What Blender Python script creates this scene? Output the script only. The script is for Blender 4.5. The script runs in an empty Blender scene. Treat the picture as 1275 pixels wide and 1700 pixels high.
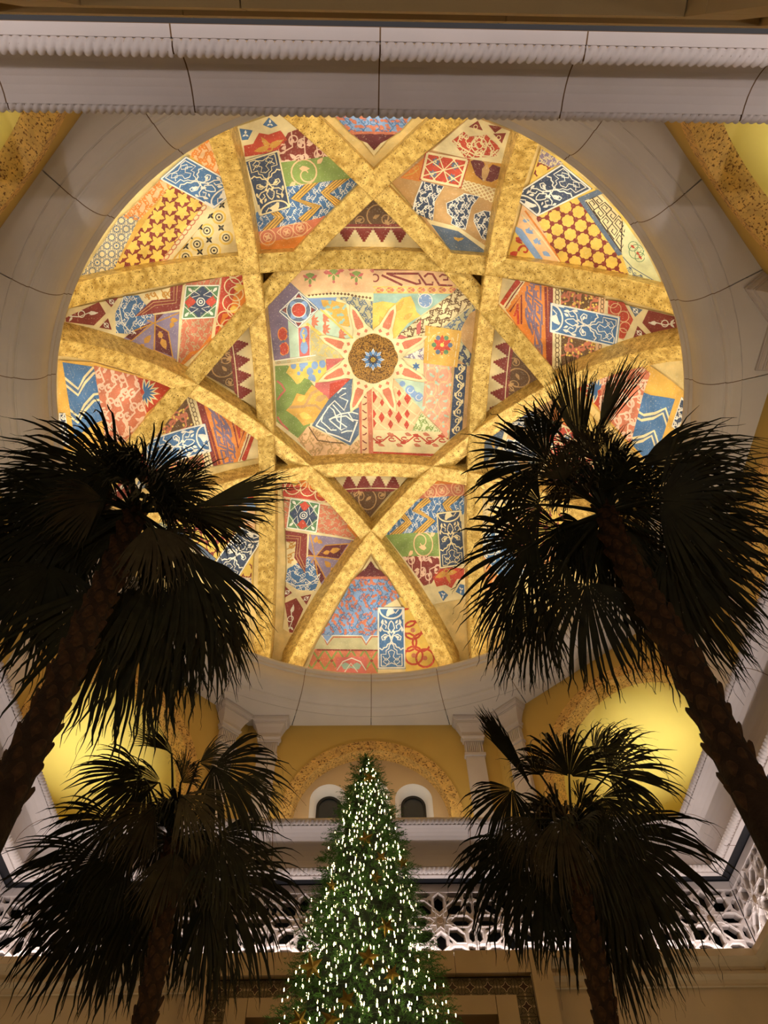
import bpy, math, random
from mathutils import Vector, Matrix
from mathutils.geometry import tessellate_polygon
pi = math.pi; sin = math.sin; cos = math.cos
random.seed(7)
S = bpy.context.scene
COL = S.collection

# ------------------------------------------------------------------ camera
# measured from the photograph: focal length in pixels of a 1275 x 1700 frame, elevation, heading, roll.
# The world origin lies on the floor under the middle of the dome.
F_PX, PITCH, YAW, ROLL = 1200.2, math.radians(57.974), math.radians(2.501), math.radians(-1.947)
CX, CY, CZ = -0.1206, -7.3703, 1.6
FW = Vector((sin(YAW)*cos(PITCH), cos(YAW)*cos(PITCH), sin(PITCH)))
_rt = Vector((cos(YAW), -sin(YAW), 0)); _up = _rt.cross(FW)
RT = _rt*cos(ROLL)+_up*sin(ROLL); UP = -_rt*sin(ROLL)+_up*cos(ROLL)
CAMP = Vector((CX, CY, CZ))
cam_d = bpy.data.cameras.new('camera'); cam = bpy.data.objects.new('camera', cam_d); COL.objects.link(cam)
cam.matrix_world = Matrix(((RT.x, UP.x, -FW.x, CX), (RT.y, UP.y, -FW.y, CY), (RT.z, UP.z, -FW.z, CZ), (0, 0, 0, 1)))
cam_d.sensor_fit = 'VERTICAL'; cam_d.sensor_height = 24.0
cam_d.lens = F_PX/1700*24.0
cam_d.clip_start = .02; cam_d.clip_end = 200
S.camera = cam

def ray(px, py):
    return FW + RT*((px-637.5)/F_PX) - UP*((py-850)/F_PX)
def at_depth(px, py, D):
    return CAMP + ray(px, py)*D
def at_y(px, py, Y):
    r = ray(px, py); return CAMP + r*((Y-CY)/r.y)

# ------------------------------------------------------------------ world, exposure, lamps
W = bpy.data.worlds.new('dim_interior'); S.world = W; W.use_nodes = True
W.node_tree.nodes['Background'].inputs[0].default_value = (1.0, .82, .6, 1)
W.node_tree.nodes['Background'].inputs[1].default_value = 0.012
S.view_settings.view_transform = 'Standard'; S.view_settings.look = 'None'
S.view_settings.exposure = 0.0; S.view_settings.gamma = 1.0; S.view_settings.use_curve_mapping = False
S.cycles.max_bounces = 5; S.cycles.diffuse_bounces = 3; S.cycles.sample_clamp_indirect = 6.0
S.cycles.use_denoising = True

def area(name, loc, aim, sx, sy, power, col, spread=180):
    l = bpy.data.lights.new(name, 'AREA'); l.shape = 'RECTANGLE'; l.size = sx; l.size_y = sy
    l.energy = power; l.color = col; l.spread = math.radians(spread)
    o = bpy.data.objects.new(name, l); COL.objects.link(o)
    z = (Vector(loc)-Vector(aim)).normalized()
    x = Vector((0, 0, 1)).cross(z)
    x = x.normalized() if x.length > 1e-4 else Vector((1, 0, 0))
    y = z.cross(x)
    o.matrix_world = Matrix(((x.x, y.x, z.x, loc[0]), (x.y, y.y, z.y, loc[1]), (x.z, y.z, z.z, loc[2]), (0, 0, 0, 1)))
    return o
WARM = (1.0, .92, .74); WARMER = (1.0, .92, .76); NEUT = (1.0, .91, .90)
P_DOME, P_DRUM, P_NICHE, P_SCREEN, P_COURT = 80, 28, 18, 104, 10
# cove lamps in the trough behind the cornice at the foot of the dome
for k in range(16):
    a = 2*pi*(k+.5)/16
    area('cove_lamp', (7.05*cos(a), 7.05*sin(a), 15.92), (-.3*cos(a), -.3*sin(a), 20.6), 2.2, .12, P_DOME*(1-.06*sin(a)), WARM, 160)
# lamps on the ledge at the foot of the drum walls
for k in range(4):
    a = pi/2*k
    area('ledge_lamp', (7.25*cos(a), 7.25*sin(a), 11.78), (8.0*cos(a), 8.0*sin(a), 15.0), 5.2, .1, P_DRUM, WARMER)
    a += pi/4
    area('niche_lamp', (8.75*cos(a), 8.75*sin(a), 11.75), (9.9*cos(a), 9.9*sin(a), 13.8), 2.2, .2, P_NICHE, (1.0, .95, .72), 80)
# light strips behind the lip at the foot of the pierced screens
for k in range(4):
    a = pi/2*k
    area('screen_lamp', (7.76*cos(a), 7.76*sin(a), 9.055), (7.80*cos(a), 7.80*sin(a), 12), 15.0, .05, P_SCREEN, NEUT)
# unseen lights added to brighten the lower walls of the court
for k in range(4):
    a = pi/2*k
    for u in (-5.4, 5.4):
        area('wall_fill', (7.35*cos(a)-u*sin(a), 7.35*sin(a)+u*cos(a), 4.6), (7.95*cos(a)-u*sin(a), 7.95*sin(a)+u*cos(a), 7.4), 1.2, .2, P_COURT, (1, .92, .76), 120)

l = bpy.data.lights.new('passage_fill', 'POINT'); l.energy = 95; l.color = (1, .92, .80); l.shadow_soft_size = .2  # unseen light added to brighten the door head above the camera
o = bpy.data.objects.new('passage_fill', l); COL.objects.link(o); o.location = (0, -9.6, 2.4)

# ------------------------------------------------------------------ materials
def lin(c):
    return c/12.92 if c <= .04045 else ((c+.055)/1.055)**2.4
def rgb(r, g, b):
    return (lin(r/255), lin(g/255), lin(b/255), 1)
MATS = {}
def mat(name, col, rough=.6, metal=0.0, noise=None, bump=None, emit=None, spec=.4):
    """col linear rgba; noise=(scale, low, high) multiplies the colour; bump=(scale, strength, distance)"""
    if name in MATS: return MATS[name]
    m = bpy.data.materials.new(name); m.use_nodes = True; nt = m.node_tree; n = nt.nodes; b = n['Principled BSDF']
    b.inputs['Base Color'].default_value = col; b.inputs['Roughness'].default_value = rough
    b.inputs['Metallic'].default_value = metal; b.inputs['Specular IOR Level'].default_value = spec
    tc = n.new('ShaderNodeTexCoord')
    if noise:
        tx = n.new('ShaderNodeTexNoise'); tx.inputs['Scale'].default_value = noise[0]; tx.inputs['Detail'].default_value = 5
        nt.links.new(tc.outputs['Object'], tx.inputs['Vector'])
        cr = n.new('ShaderNodeValToRGB'); cr.color_ramp.elements[0].position = .3; cr.color_ramp.elements[1].position = .7
        cr.color_ramp.elements[0].color = [c*noise[1] for c in col[:3]]+[1]
        cr.color_ramp.elements[1].color = [min(1, c*noise[2]) for c in col[:3]]+[1]
        nt.links.new(tx.outputs['Fac'], cr.inputs[0]); nt.links.new(cr.outputs[0], b.inputs['Base Color'])
    if bump:
        tx = n.new('ShaderNodeTexNoise'); tx.inputs['Scale'].default_value = bump[0]; tx.inputs['Detail'].default_value = 4
        nt.links.new(tc.outputs['Object'], tx.inputs['Vector'])
        bp = n.new('ShaderNodeBump'); bp.inputs['Strength'].default_value = bump[1]; bp.inputs['Distance'].default_value = bump[2]
        nt.links.new(tx.outputs['Fac'], bp.inputs['Height']); nt.links.new(bp.outputs[0], b.inputs['Normal'])
    if emit:
        b.inputs['Emission Color'].default_value = emit[0]; b.inputs['Emission Strength'].default_value = emit[1]
    MATS[name] = m; return m
def speckle(name, base, dark, thr, scale, metal, rough, bumpd, light=None):
    """gilded or cork-like surface: a base tone with irregular dark flecks"""
    if name in MATS: return MATS[name]
    m = bpy.data.materials.new(name); m.use_nodes = True; nt = m.node_tree; n = nt.nodes; b = n['Principled BSDF']; L = nt.links.new
    tc = n.new('ShaderNodeTexCoord')
    t1 = n.new('ShaderNodeTexNoise'); t1.inputs['Scale'].default_value = scale; t1.inputs['Detail'].default_value = 3; t1.inputs['Roughness'].default_value = .6
    t2 = n.new('ShaderNodeTexNoise'); t2.inputs['Scale'].default_value = scale*.23; t2.inputs['Detail'].default_value = 4
    L(tc.outputs['Object'], t1.inputs['Vector']); L(tc.outputs['Object'], t2.inputs['Vector'])
    c1 = n.new('ShaderNodeValToRGB'); e = c1.color_ramp.elements
    e[0].position = thr-.03; e[0].color = (0, 0, 0, 1); e[1].position = thr+.03; e[1].color = (1, 1, 1, 1)
    L(t1.outputs['Fac'], c1.inputs[0])
    c2 = n.new('ShaderNodeValToRGB'); e = c2.color_ramp.elements
    e[0].position = .35; e[0].color = [x*.72 for x in base[:3]]+[1]; e[1].position = .68
    e[1].color = light or [min(1, x*1.2) for x in base[:3]]+[1]
    L(t2.outputs['Fac'], c2.inputs[0])
    mx = n.new('ShaderNodeMix'); mx.data_type = 'RGBA'
    L(c1.outputs[0], mx.inputs['Factor']); mx.inputs['A'].default_value = dark; L(c2.outputs[0], mx.inputs['B'])
    L(mx.outputs['Result'], b.inputs['Base Color'])
    b.inputs['Metallic'].default_value = metal; b.inputs['Roughness'].default_value = rough
    bp = n.new('ShaderNodeBump'); bp.inputs['Strength'].default_value = .5; bp.inputs['Distance'].default_value = bumpd
    L(t1.outputs['Fac'], bp.inputs['Height']); L(bp.outputs[0], b.inputs['Normal'])
    MATS[name] = m; return m
def paint(name, col, grain=.16):
    """mosaic-like painted plaster: pigment with a fine pale grain"""
    key = 'paint_'+name
    if key in MATS: return MATS[key]
    m = bpy.data.materials.new(key); m.use_nodes = True; nt = m.node_tree; n = nt.nodes; b = n['Principled BSDF']; L = nt.links.new
    tc = n.new('ShaderNodeTexCoord')
    t1 = n.new('ShaderNodeTexNoise'); t1.inputs['Scale'].default_value = 26; t1.inputs['Detail'].default_value = 3
    t2 = n.new('ShaderNodeTexNoise'); t2.inputs['Scale'].default_value = 2.3; t2.inputs['Detail'].default_value = 4
    L(tc.outputs['Object'], t1.inputs['Vector']); L(tc.outputs['Object'], t2.inputs['Vector'])
    c1 = n.new('ShaderNodeValToRGB'); e = c1.color_ramp.elements
    e[0].position = .60; e[0].color = (0, 0, 0, 1); e[1].position = .72; e[1].color = (grain*2.6, )*3+(1,)
    L(t1.outputs['Fac'], c1.inputs[0])
    c2 = n.new('ShaderNodeValToRGB'); e = c2.color_ramp.elements
    e[0].position = .3; e[0].color = [x*.74 for x in col[:3]]+[1]; e[1].position = .72; e[1].color = [min(1, x*1.16+.012) for x in col[:3]]+[1]
    L(t2.outputs['Fac'], c2.inputs[0])
    mx = n.new('ShaderNodeMix'); mx.data_type = 'RGBA'
    L(c1.outputs[0], mx.inputs['Factor']); L(c2.outputs[0], mx.inputs['A']); mx.inputs['B'].default_value = (.85, .78, .6, 1)
    L(mx.outputs['Result'], b.inputs['Base Color']); b.inputs['Roughness'].default_value = .55
    MATS[key] = m; return m

STONE = mat('pale_stone', rgb(212, 200, 194), .75, noise=(1.2, .94, 1.04), bump=(60, .12, .01))
STONE2 = mat('cornice_stone', rgb(226, 217, 208), .75, noise=(1.0, .94, 1.04), bump=(60, .12, .01))
JOINT = mat('brown_joint', rgb(128, 96, 62), .9)
WALLB = mat('beige_wall', rgb(206, 182, 142), .85, noise=(1.5, .93, 1.04), bump=(40, .1, .01))
YELLOW = mat('ochre_wall', rgb(206, 172, 92), .8, noise=(.9, .95, 1.04))
YELLOW2 = mat('niche_yellow', rgb(234, 212, 120), .8, noise=(.9, .97, 1.03))
NICHEB = mat('niche_beige', rgb(206, 178, 138), .85, noise=(1, .96, 1.03))
WHITE = mat('white_reveal', rgb(238, 232, 228), .7)
BLACKM = mat('black_band', rgb(26, 26, 30), .5)
DARKG = mat('dark_pane', rgb(38, 44, 50), .25)
DARKF = mat('dark_frame', rgb(28, 26, 24), .5)
GOLD = speckle('gilded_rib', rgb(198, 158, 72), rgb(98, 66, 18), .39, 28, .35, .40, .012, rgb(226, 194, 112))
ROUGHG = speckle('cork_gold', rgb(238, 192, 112), rgb(120, 76, 26), .42, 24, .1, .6, .03, rgb(240, 196, 110))
FLOORM = mat('floor_stone', rgb(150, 128, 100), .4, noise=(.8, .9, 1.06))
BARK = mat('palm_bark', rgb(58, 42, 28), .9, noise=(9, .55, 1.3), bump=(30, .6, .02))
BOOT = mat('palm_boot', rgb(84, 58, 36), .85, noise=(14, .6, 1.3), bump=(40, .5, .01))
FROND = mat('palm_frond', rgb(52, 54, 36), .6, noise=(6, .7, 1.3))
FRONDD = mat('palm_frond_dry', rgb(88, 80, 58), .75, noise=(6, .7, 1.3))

# ------------------------------------------------------------------ mesh helpers
class MB:
    def __init__(self): self.v = []; self.f = []
    def vert(self, p): self.v.append(tuple(p)); return len(self.v)-1
    def poly(self, pts):
        i = len(self.v); self.v += [tuple(p) for p in pts]; self.f.append(tuple(range(i, i+len(pts))))
    def grid(self, rows, close=False):
        """rows: list of equally long point lists, joined by quads"""
        i0 = len(self.v); n = len(rows[0])
        for r in rows: self.v += [tuple(p) for p in r]
        for a in range(len(rows)-1):
            for b in range(n if close else n-1):
                c = (b+1) % n
                self.f.append((i0+a*n+b, i0+a*n+c, i0+(a+1)*n+c, i0+(a+1)*n+b))
    def box(self, x0, x1, y0, y1, z0, z1, M=None):
        p = [(x, y, z) for z in (z0, z1) for y in (y0, y1) for x in (x0, x1)]
        if M: p = [M @ Vector(q) for q in p]
        i = len(self.v); self.v += [tuple(q) for q in p]
        for q in ((0, 2, 3, 1), (4, 5, 7, 6), (0, 1, 5, 4), (2, 6, 7, 3), (0, 4, 6, 2), (1, 3, 7, 5)):
            self.f.append(tuple(i+k for k in q))
    def tube(self, pts, rads, n=8, cap=True):
        rows = []
        up = Vector((0, 0, 1))
        P = [Vector(p) for p in pts]
        for k, p in enumerate(P):
            t = (P[min(k+1, len(P)-1)]-P[max(k-1, 0)]).normalized()
            if not k:
                a = t.cross(up); a = a.normalized() if a.length > 1e-3 else Vector((1, 0, 0))
            else: a = (a-t*a.dot(t)).normalized()      # carried along the path so that the tube does not twist
            b = t.cross(a)
            rows.append([p+(a*cos(2*pi*j/n)+b*sin(2*pi*j/n))*rads[k] for j in range(n)])
        self.grid(rows, True)
        if cap:
            self.poly(rows[0]); self.poly(rows[-1][::-1])
    def mesh(self, name, m, smooth=False):
        me = bpy.data.meshes.new(name); me.from_pydata(self.v, [], self.f); me.update()
        if m: me.materials.append(m)
        if smooth: me.polygons.foreach_set('use_smooth', [True]*len(me.polygons))
        return me
    def build(self, name, m, parent=None, smooth=False):
        o = bpy.data.objects.new(name, self.mesh(name, m, smooth)); COL.objects.link(o)
        if parent is not None: o.parent = parent
        return o
def link_mesh(name, me, parent=None, M=None):
    o = bpy.data.objects.new(name, me); COL.objects.link(o)
    if parent is not None: o.parent = parent
    if M is not None: o.matrix_local = M
    return o
def empty(name, loc=(0, 0, 0)):
    o = bpy.data.objects.new(name, None); COL.objects.link(o); o.location = loc; o.empty_display_size = .2; return o
def tag(o, label=None, cat=None, group=None, kind=None):
    if label: o['label'] = label
    if cat: o['category'] = cat
    if group: o['group'] = group
    if kind: o['kind'] = kind
    return o
def rotz(a): return Matrix.Rotation(a, 4, 'Z')
# ------------------------------------------------------------------ the setting: walls, ledges, screens, drum, cornice
A8, Z2, RRIM, ZRIM = 8.055, 15.274, 6.806, 15.983
ZC, R0, RR = 13.17, 8.58, 8.02
SIDES = {'front': pi/2, 'right': 0.0, 'back': -pi/2, 'left': pi}
def side_m(a): return rotz(a-pi/2)

def wall_arch(mb, u0, u1, z0, z1, d, uc, r, zs, n=28):
    mb.poly([(u0, d, z0), (uc-r, d, z0), (uc-r, d, z1), (u0, d, z1)])
    mb.poly([(uc+r, d, z0), (u1, d, z0), (u1, d, z1), (uc+r, d, z1)])
    for k in range(n):
        t0, t1 = pi-pi*k/n, pi-pi*(k+1)/n
        a, b = (uc+r*cos(t0), zs+r*sin(t0)), (uc+r*cos(t1), zs+r*sin(t1))
        mb.poly([(a[0], d, a[1]), (b[0], d, b[1]), (b[0], d, z1), (a[0], d, z1)])
def arch_line(uc, r, z0, zs, n=28):
    return [(uc-r, z0)]+[(uc+r*cos(pi-pi*k/n), zs+r*sin(pi-pi*k/n)) for k in range(n+1)]+[(uc+r, z0)]

# floor of the court
fl = MB(); fl.box(-12, 12, -13, 13, -.2, 0)
tag(fl.build('floor', FLOORM), 'polished stone floor of the court under the palms', 'floor', kind='structure')

# ---- ledge (rope, cove, rope) round the square opening
COVE = [(6.88+.56*cos(t), 10.85+.57*sin(t)) for t in [pi/2*k/9 for k in range(10)]]
PROF = [(7.66, 10.66), (7.575, 10.66), (7.54, 10.66), (7.53, 10.72)]+[(7.44, 10.80)]+COVE+[(6.90, 11.44), (6.90, 11.62), (7.9, 11.62)]
def sweep_side(mb, prof, s0, s1, off=0.0, mitre=True, ds=99):
    n = max(1, int((s1-s0)/ds))
    rows = []
    for k in range(n+1):
        s = s0+(s1-s0)*k/n
        rows.append([(max(-h-off, min(h+off, s)) if mitre else s, h+off, z) for h, z in prof])
    mb.grid(rows)
def rope(mb, hc, zc, r, s0, s1, pitch=.098, t0=-2.9, t1=.9, flip=1):
    nth = 9; step = pitch/8; n = max(2, int(round((s1-s0)/step)))
    rows = []
    for k in range(n+1):
        s = s0+(s1-s0)*k/n; row = []
        for j in range(nth+1):
            th = t0+(t1-t0)*j/nth
            ph = s/pitch+flip*th/2.6
            rr = r*(.70+.38*abs(sin(pi*ph))**.7)
            h = hc+rr*cos(th); u = max(-h, min(h, s))
            row.append((u, h, zc+rr*sin(th)))
        rows.append(row)
    mb.grid(rows)
JN = [-8.0, -6.55, -4.37, -2.18, 0.0, 2.18, 4.37, 6.55, 8.0]
LEDGE = {'front': 'pale stone ledge with two rope mouldings and a cove, behind the decorated tree',
         'back': 'pale stone ledge with rope mouldings crossing the top of the picture',
         'left': 'pale stone rope-moulded ledge running up the left edge beside a palm trunk',
         'right': 'pale stone rope-moulded ledge running up the right edge beside a palm trunk'}
for i, (nm, a) in enumerate(SIDES.items()):
    M = side_m(a)
    base = MB()
    sweep_side(base, [(h+.006, z+.006) for h, z in PROF[:-2]], -7.9, 7.9)
    for hc, zc, r in ((7.468, 10.765, .078), (6.87, 11.52, .068)):
        sweep_side(base, [(hc+r*cos(t), zc+r*sin(t)) for t in [-2.9+3.8*q/6 for q in range(7)]], -7.9, 7.9)
    root = base.build('trim_%d' % (i+1), JOINT); root.matrix_world = M
    tag(root, LEDGE[nm], 'ledge', kind='structure')
    for b in range(len(JN)-1):
        s0, s1 = JN[b]+.008, JN[b+1]-.008
        m = MB(); sweep_side(m, PROF, s0, s1)
        blk = m.build('cornice_block', STONE, root)
        for nme, hc, zc, r, fp in (('rope_moulding', 7.468, 10.765, .104, 1), ('rope_moulding', 6.87, 11.52, .09, 1)):
            q0, q1 = max(s0, -hc), min(s1, hc)
            if q1 > q0:
                m = MB(); rope(m, hc, zc, r, q0, q1, flip=fp); m.build(nme, STONE, blk, True)
    # slab of the ledge, black slot (dark recess painted as a flat sheet), top rail under it
    sl = MB(); sweep_side(sl, [(6.92, 11.61), (9.6, 11.61), (9.6, 10.70), (7.50, 10.70)], -9.6, 9.6)
    sl.build('slab', NICHEB, root)
    bl = MB(); sweep_side(bl, [(7.53, 10.694), (7.88, 10.694), (7.88, 10.64)], -9, 9); bl.build('black_slot', BLACKM, root)
    if nm != 'back':
        rl = MB(); sweep_side(rl, [(7.872, 10.66), (7.872, 10.50), (7.86, 10.50), (7.86, 10.47), (8.0, 10.47)], -9, 9); rl.build('top_rail', STONE, root)

# ---- pierced screens: one balustrade on each visible side, eleven star panels in each
def screen_panel():
    """stone plate pierced by a rosette of eight long hexagons with smaller ones along the edges; holes bevelled at the front"""
    W_, H_ = 1.428, 1.26; sx, sz = W_/2, H_/2
    holes = []
    for k in range(4):
        a = pi/2*k; ca, sa = cos(a), sin(a)
        def rt(P, ca=ca, sa=sa): return [(x*ca-y*sa, x*sa+y*ca) for x, y in P]
        holes.append(rt([(0, .33), (.135, .46), (.135, .78), (0, .92), (-.135, .78), (-.135, .46)]))
        c = cos(pi/4); q = [(0, .36), (.165, .50), (.165, .78), (0, .93), (-.165, .78), (-.165, .50)]
        holes.append(rt([((x-y)*c, (x+y)*c) for x, y in q]))
        holes.append(rt([(.25, .90), (.36, .81), (.56, .81), (.66, .90), (.60, .965), (.32, .965)]))
        holes.append(rt([(-.25, .90), (-.32, .965), (-.60, .965), (-.66, .90), (-.56, .81), (-.36, .81)]))
        holes.append(rt([(.755, .86), (.76, .76), (.86, .755), (.955, .80), (.955, .955), (.80, .955)]))
        for s in (pi/8, -pi/8):
            d = lambda r, t, s=s: (r*sin(s)+t*cos(s), r*cos(s)-t*sin(s))
            holes.append(rt([d(.60, 0), d(.70, .035), d(.78, 0), d(.70, -.035)]))
    def area2(P): return sum(P[i][0]*P[(i+1) % len(P)][1]-P[(i+1) % len(P)][0]*P[i][1] for i in range(len(P)))
    holes = [h if area2(h) < 0 else h[::-1] for h in holes]
    outer = [(-.993, -1), (.993, -1), (.993, 1), (-.993, 1)]
    mb = MB()
    def grow(P, e):
        n = len(P); out = []
        cx, cy = sum(p[0] for p in P)/n, sum(p[1] for p in P)/n
        for x, y in P:
            l = math.hypot(x-cx, y-cy); out.append((x+(x-cx)/l*e, y+(y-cy)/l*e))
        return out
    front = [grow(h, .030 if len(h) == 6 else .012) for h in holes]
    loops = [outer]+front
    flat = [p for l in loops for p in l]
    base = len(mb.v); mb.v += [(x*sx, 0, y*sz) for x, y in flat]
    for t in tessellate_polygon([[Vector((x, y, 0)) for x, y in l] for l in loops]): mb.f.append(tuple(base+i for i in t))
    for h, f in zip(holes, front):
        n = len(h)
        for i in range(n):
            j = (i+1) % n
            mb.poly([(f[i][0]*sx, 0, f[i][1]*sz), (f[j][0]*sx, 0, f[j][1]*sz), (h[j][0]*sx, .03, h[j][1]*sz), (h[i][0]*sx, .03, h[i][1]*sz)])
            mb.poly([(h[i][0]*sx, .03, h[i][1]*sz), (h[j][0]*sx, .03, h[j][1]*sz), (h[j][0]*sx, .17, h[j][1]*sz), (h[i][0]*sx, .17, h[i][1]*sz)])
    # thin raised strapwork along the bars
    def strap(p, q, w=.020):
        p, q = Vector(p), Vector(q); t = (q-p).normalized(); nn = Vector((-t.y, t.x))*w
        P = [p+nn, q+nn, q-nn, p-nn]; T = [p+nn*.5, q+nn*.5, q-nn*.5, p-nn*.5]
        mb.poly([(v.x*sx, -.014, v.y*sz) for v in T])
        for i in range(4):
            j = (i+1) % 4; mb.poly([(P[i].x*sx, 0, P[i].y*sz), (P[j].x*sx, 0, P[j].y*sz), (T[j].x*sx, -.014, T[j].y*sz), (T[i].x*sx, -.014, T[i].y*sz)])
    for k in range(8):
        a = pi/4*k; ca, sa = cos(a), sin(a); r2 = lambda x, y: (x*ca-y*sa, x*sa+y*ca)
        for s in (-1, 1):
            strap(r2(s*.195, .36), r2(s*.195, .80)); strap(r2(s*.195, .80), r2(0, 1.0 if k % 2 else .985))
            strap(r2(s*.195, .36), r2(0, .17))
    return mb.mesh('lattice_panel', STONE)
PANEL = screen_panel()
bs = MB(); ring = [(.082*cos(2*pi*k/8+pi/8), .082*sin(2*pi*k/8+pi/8)) for k in range(8)]
bs.poly([(x*.7, -.015, z*.7) for x, z in ring][::-1])
for k in range(8):
    p, q = ring[k], ring[(k+1) % 8]
    bs.poly([(p[0], .0, p[1]), (q[0], .0, q[1]), (q[0]*.7, -.015, q[1]*.7), (p[0]*.7, -.015, p[1]*.7)])
    bs.poly([(p[0], .0, p[1]), (p[0], .12, p[1]), (q[0], .12, q[1]), (q[0], .0, q[1])])
BOSS = bs.mesh('boss', mat('boss_stone', rgb(150, 124, 96), .8, noise=(30, .7, 1.2)))
SCR = {'front': 'white pierced stone screen of star panels, behind the decorated tree',
       'right': 'white pierced stone star screen seen steeply at the lower right corner',
       'left': 'white pierced stone star screen seen steeply at the lower left corner'}
for nm, lb in SCR.items():
    M = side_m(SIDES[nm])
    root = empty('pierced_screen'); root.matrix_world = M; tag(root, lb, 'screen')
    for k in range(-5, 6):
        w = link_mesh('lattice_panel', PANEL, root, Matrix.Translation((k*1.4302, 7.875, 9.86)))
        link_mesh('boss', BOSS, w)
for nm, a in SIDES.items():       # gallery behind the screens, its unlit gloom painted in as near-black
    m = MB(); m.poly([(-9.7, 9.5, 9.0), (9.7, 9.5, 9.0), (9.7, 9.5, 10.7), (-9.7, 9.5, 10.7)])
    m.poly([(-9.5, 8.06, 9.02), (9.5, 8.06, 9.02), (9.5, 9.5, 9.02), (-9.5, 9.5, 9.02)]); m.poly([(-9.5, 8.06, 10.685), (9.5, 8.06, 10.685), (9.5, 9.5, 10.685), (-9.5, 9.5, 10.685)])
    o = m.build('wall_gallery_'+nm, mat('gallery_gloom', rgb(18, 16, 14), .9)); o.matrix_world = side_m(a)
    tag(o, 'gallery wall with its gloom painted in, behind the '+nm+' openings above the court', 'wall', kind='structure')

# ---- lower walls with cornice lip, portals
LIP = [(8.05, 9.03), (7.86, 9.03), (7.66, 9.03), (7.66, 9.13), (7.63, 9.13), (7.63, 8.99), (7.70, 8.97), (7.76, 8.93), (7.80, 8.87), (7.82, 8.80),
       (7.79, 8.79), (7.79, 8.73), (7.82, 8.71), (7.87, 8.66), (7.89, 8.60), (7.89, 8.56), (7.95, 8.56)]
TILE_D = mat('tile_ground', rgb(116, 100, 70), .55, noise=(20, .8, 1.15))
TILE_M = mat('tile_dark', rgb(72, 46, 32), .5)
TILE_C = mat('tile_line', rgb(206, 184, 140), .5)
TILE_K = mat('tile_scroll', rgb(58, 50, 32), .55)
def ribbon2(mb, pts, w, d, closed=False):
    n = len(pts); L = []; Rr = []
    for k in range(n):
        p0 = pts[(k-1) % n] if (closed or k) else pts[k]; p1 = pts[(k+1) % n] if (closed or k < n-1) else pts[k]
        tx, ty = p1[0]-p0[0], p1[1]-p0[1]; l = math.hypot(tx, ty) or 1
        nx, ny = -ty/l*w/2, tx/l*w/2
        L.append((pts[k][0]+nx, d, pts[k][1]+ny)); Rr.append((pts[k][0]-nx, d, pts[k][1]-ny))
    if closed: L.append(L[0]); Rr.append(Rr[0])
    mb.grid([L, Rr])
def star4(r, q=.55, n=5):
    out = []
    for k in range(4):
        a0, a1 = pi/2*k, pi/2*(k+1)
        for j in range(n):
            t = j/n; rr = r*(1-(1-q)*sin(pi*t))
            out.append((rr*cos(a0+(a1-a0)*t), rr*sin(a0+(a1-a0)*t)))
    return out
TS = .345
t_ = MB(); h = TS/2-.006
t_.box(-h, h, 0, .03, -h, h); TILE = t_.mesh('tile', TILE_D)
t_ = MB(); t_.poly([(x, -.003, z) for x, z in star4(.085)]); TILE1 = t_.mesh('tile_star', TILE_M)
t_ = MB(); ribbon2(t_, star4(.094), .013, -.004, True)
for k in range(4):
    a = pi/2*k; ribbon2(t_, [(.14*cos(a+.12), .14*sin(a+.12)), (.125*cos(a), .125*sin(a)), (.14*cos(a-.12), .14*sin(a-.12)), (.158*cos(a), .158*sin(a))], .014, -.004, True)
TILE2 = t_.mesh('tile_outline', TILE_C)
t_ = MB()
for k in range(4):
    a = pi/4+pi/2*k; c0 = (.105*cos(a), .105*sin(a))
    ribbon2(t_, [(c0[0]+.042*cos(a+pi+t), c0[1]+.042*sin(a+pi+t)) for t in [2*pi*j/10 for j in range(10)]], .011, -.003, True)
    ribbon2(t_, [(.14*cos(a), .14*sin(a)), (.205*cos(a), .205*sin(a))], .013, -.003)
TILE3 = t_.mesh('tile_scroll', TILE_K)
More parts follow.
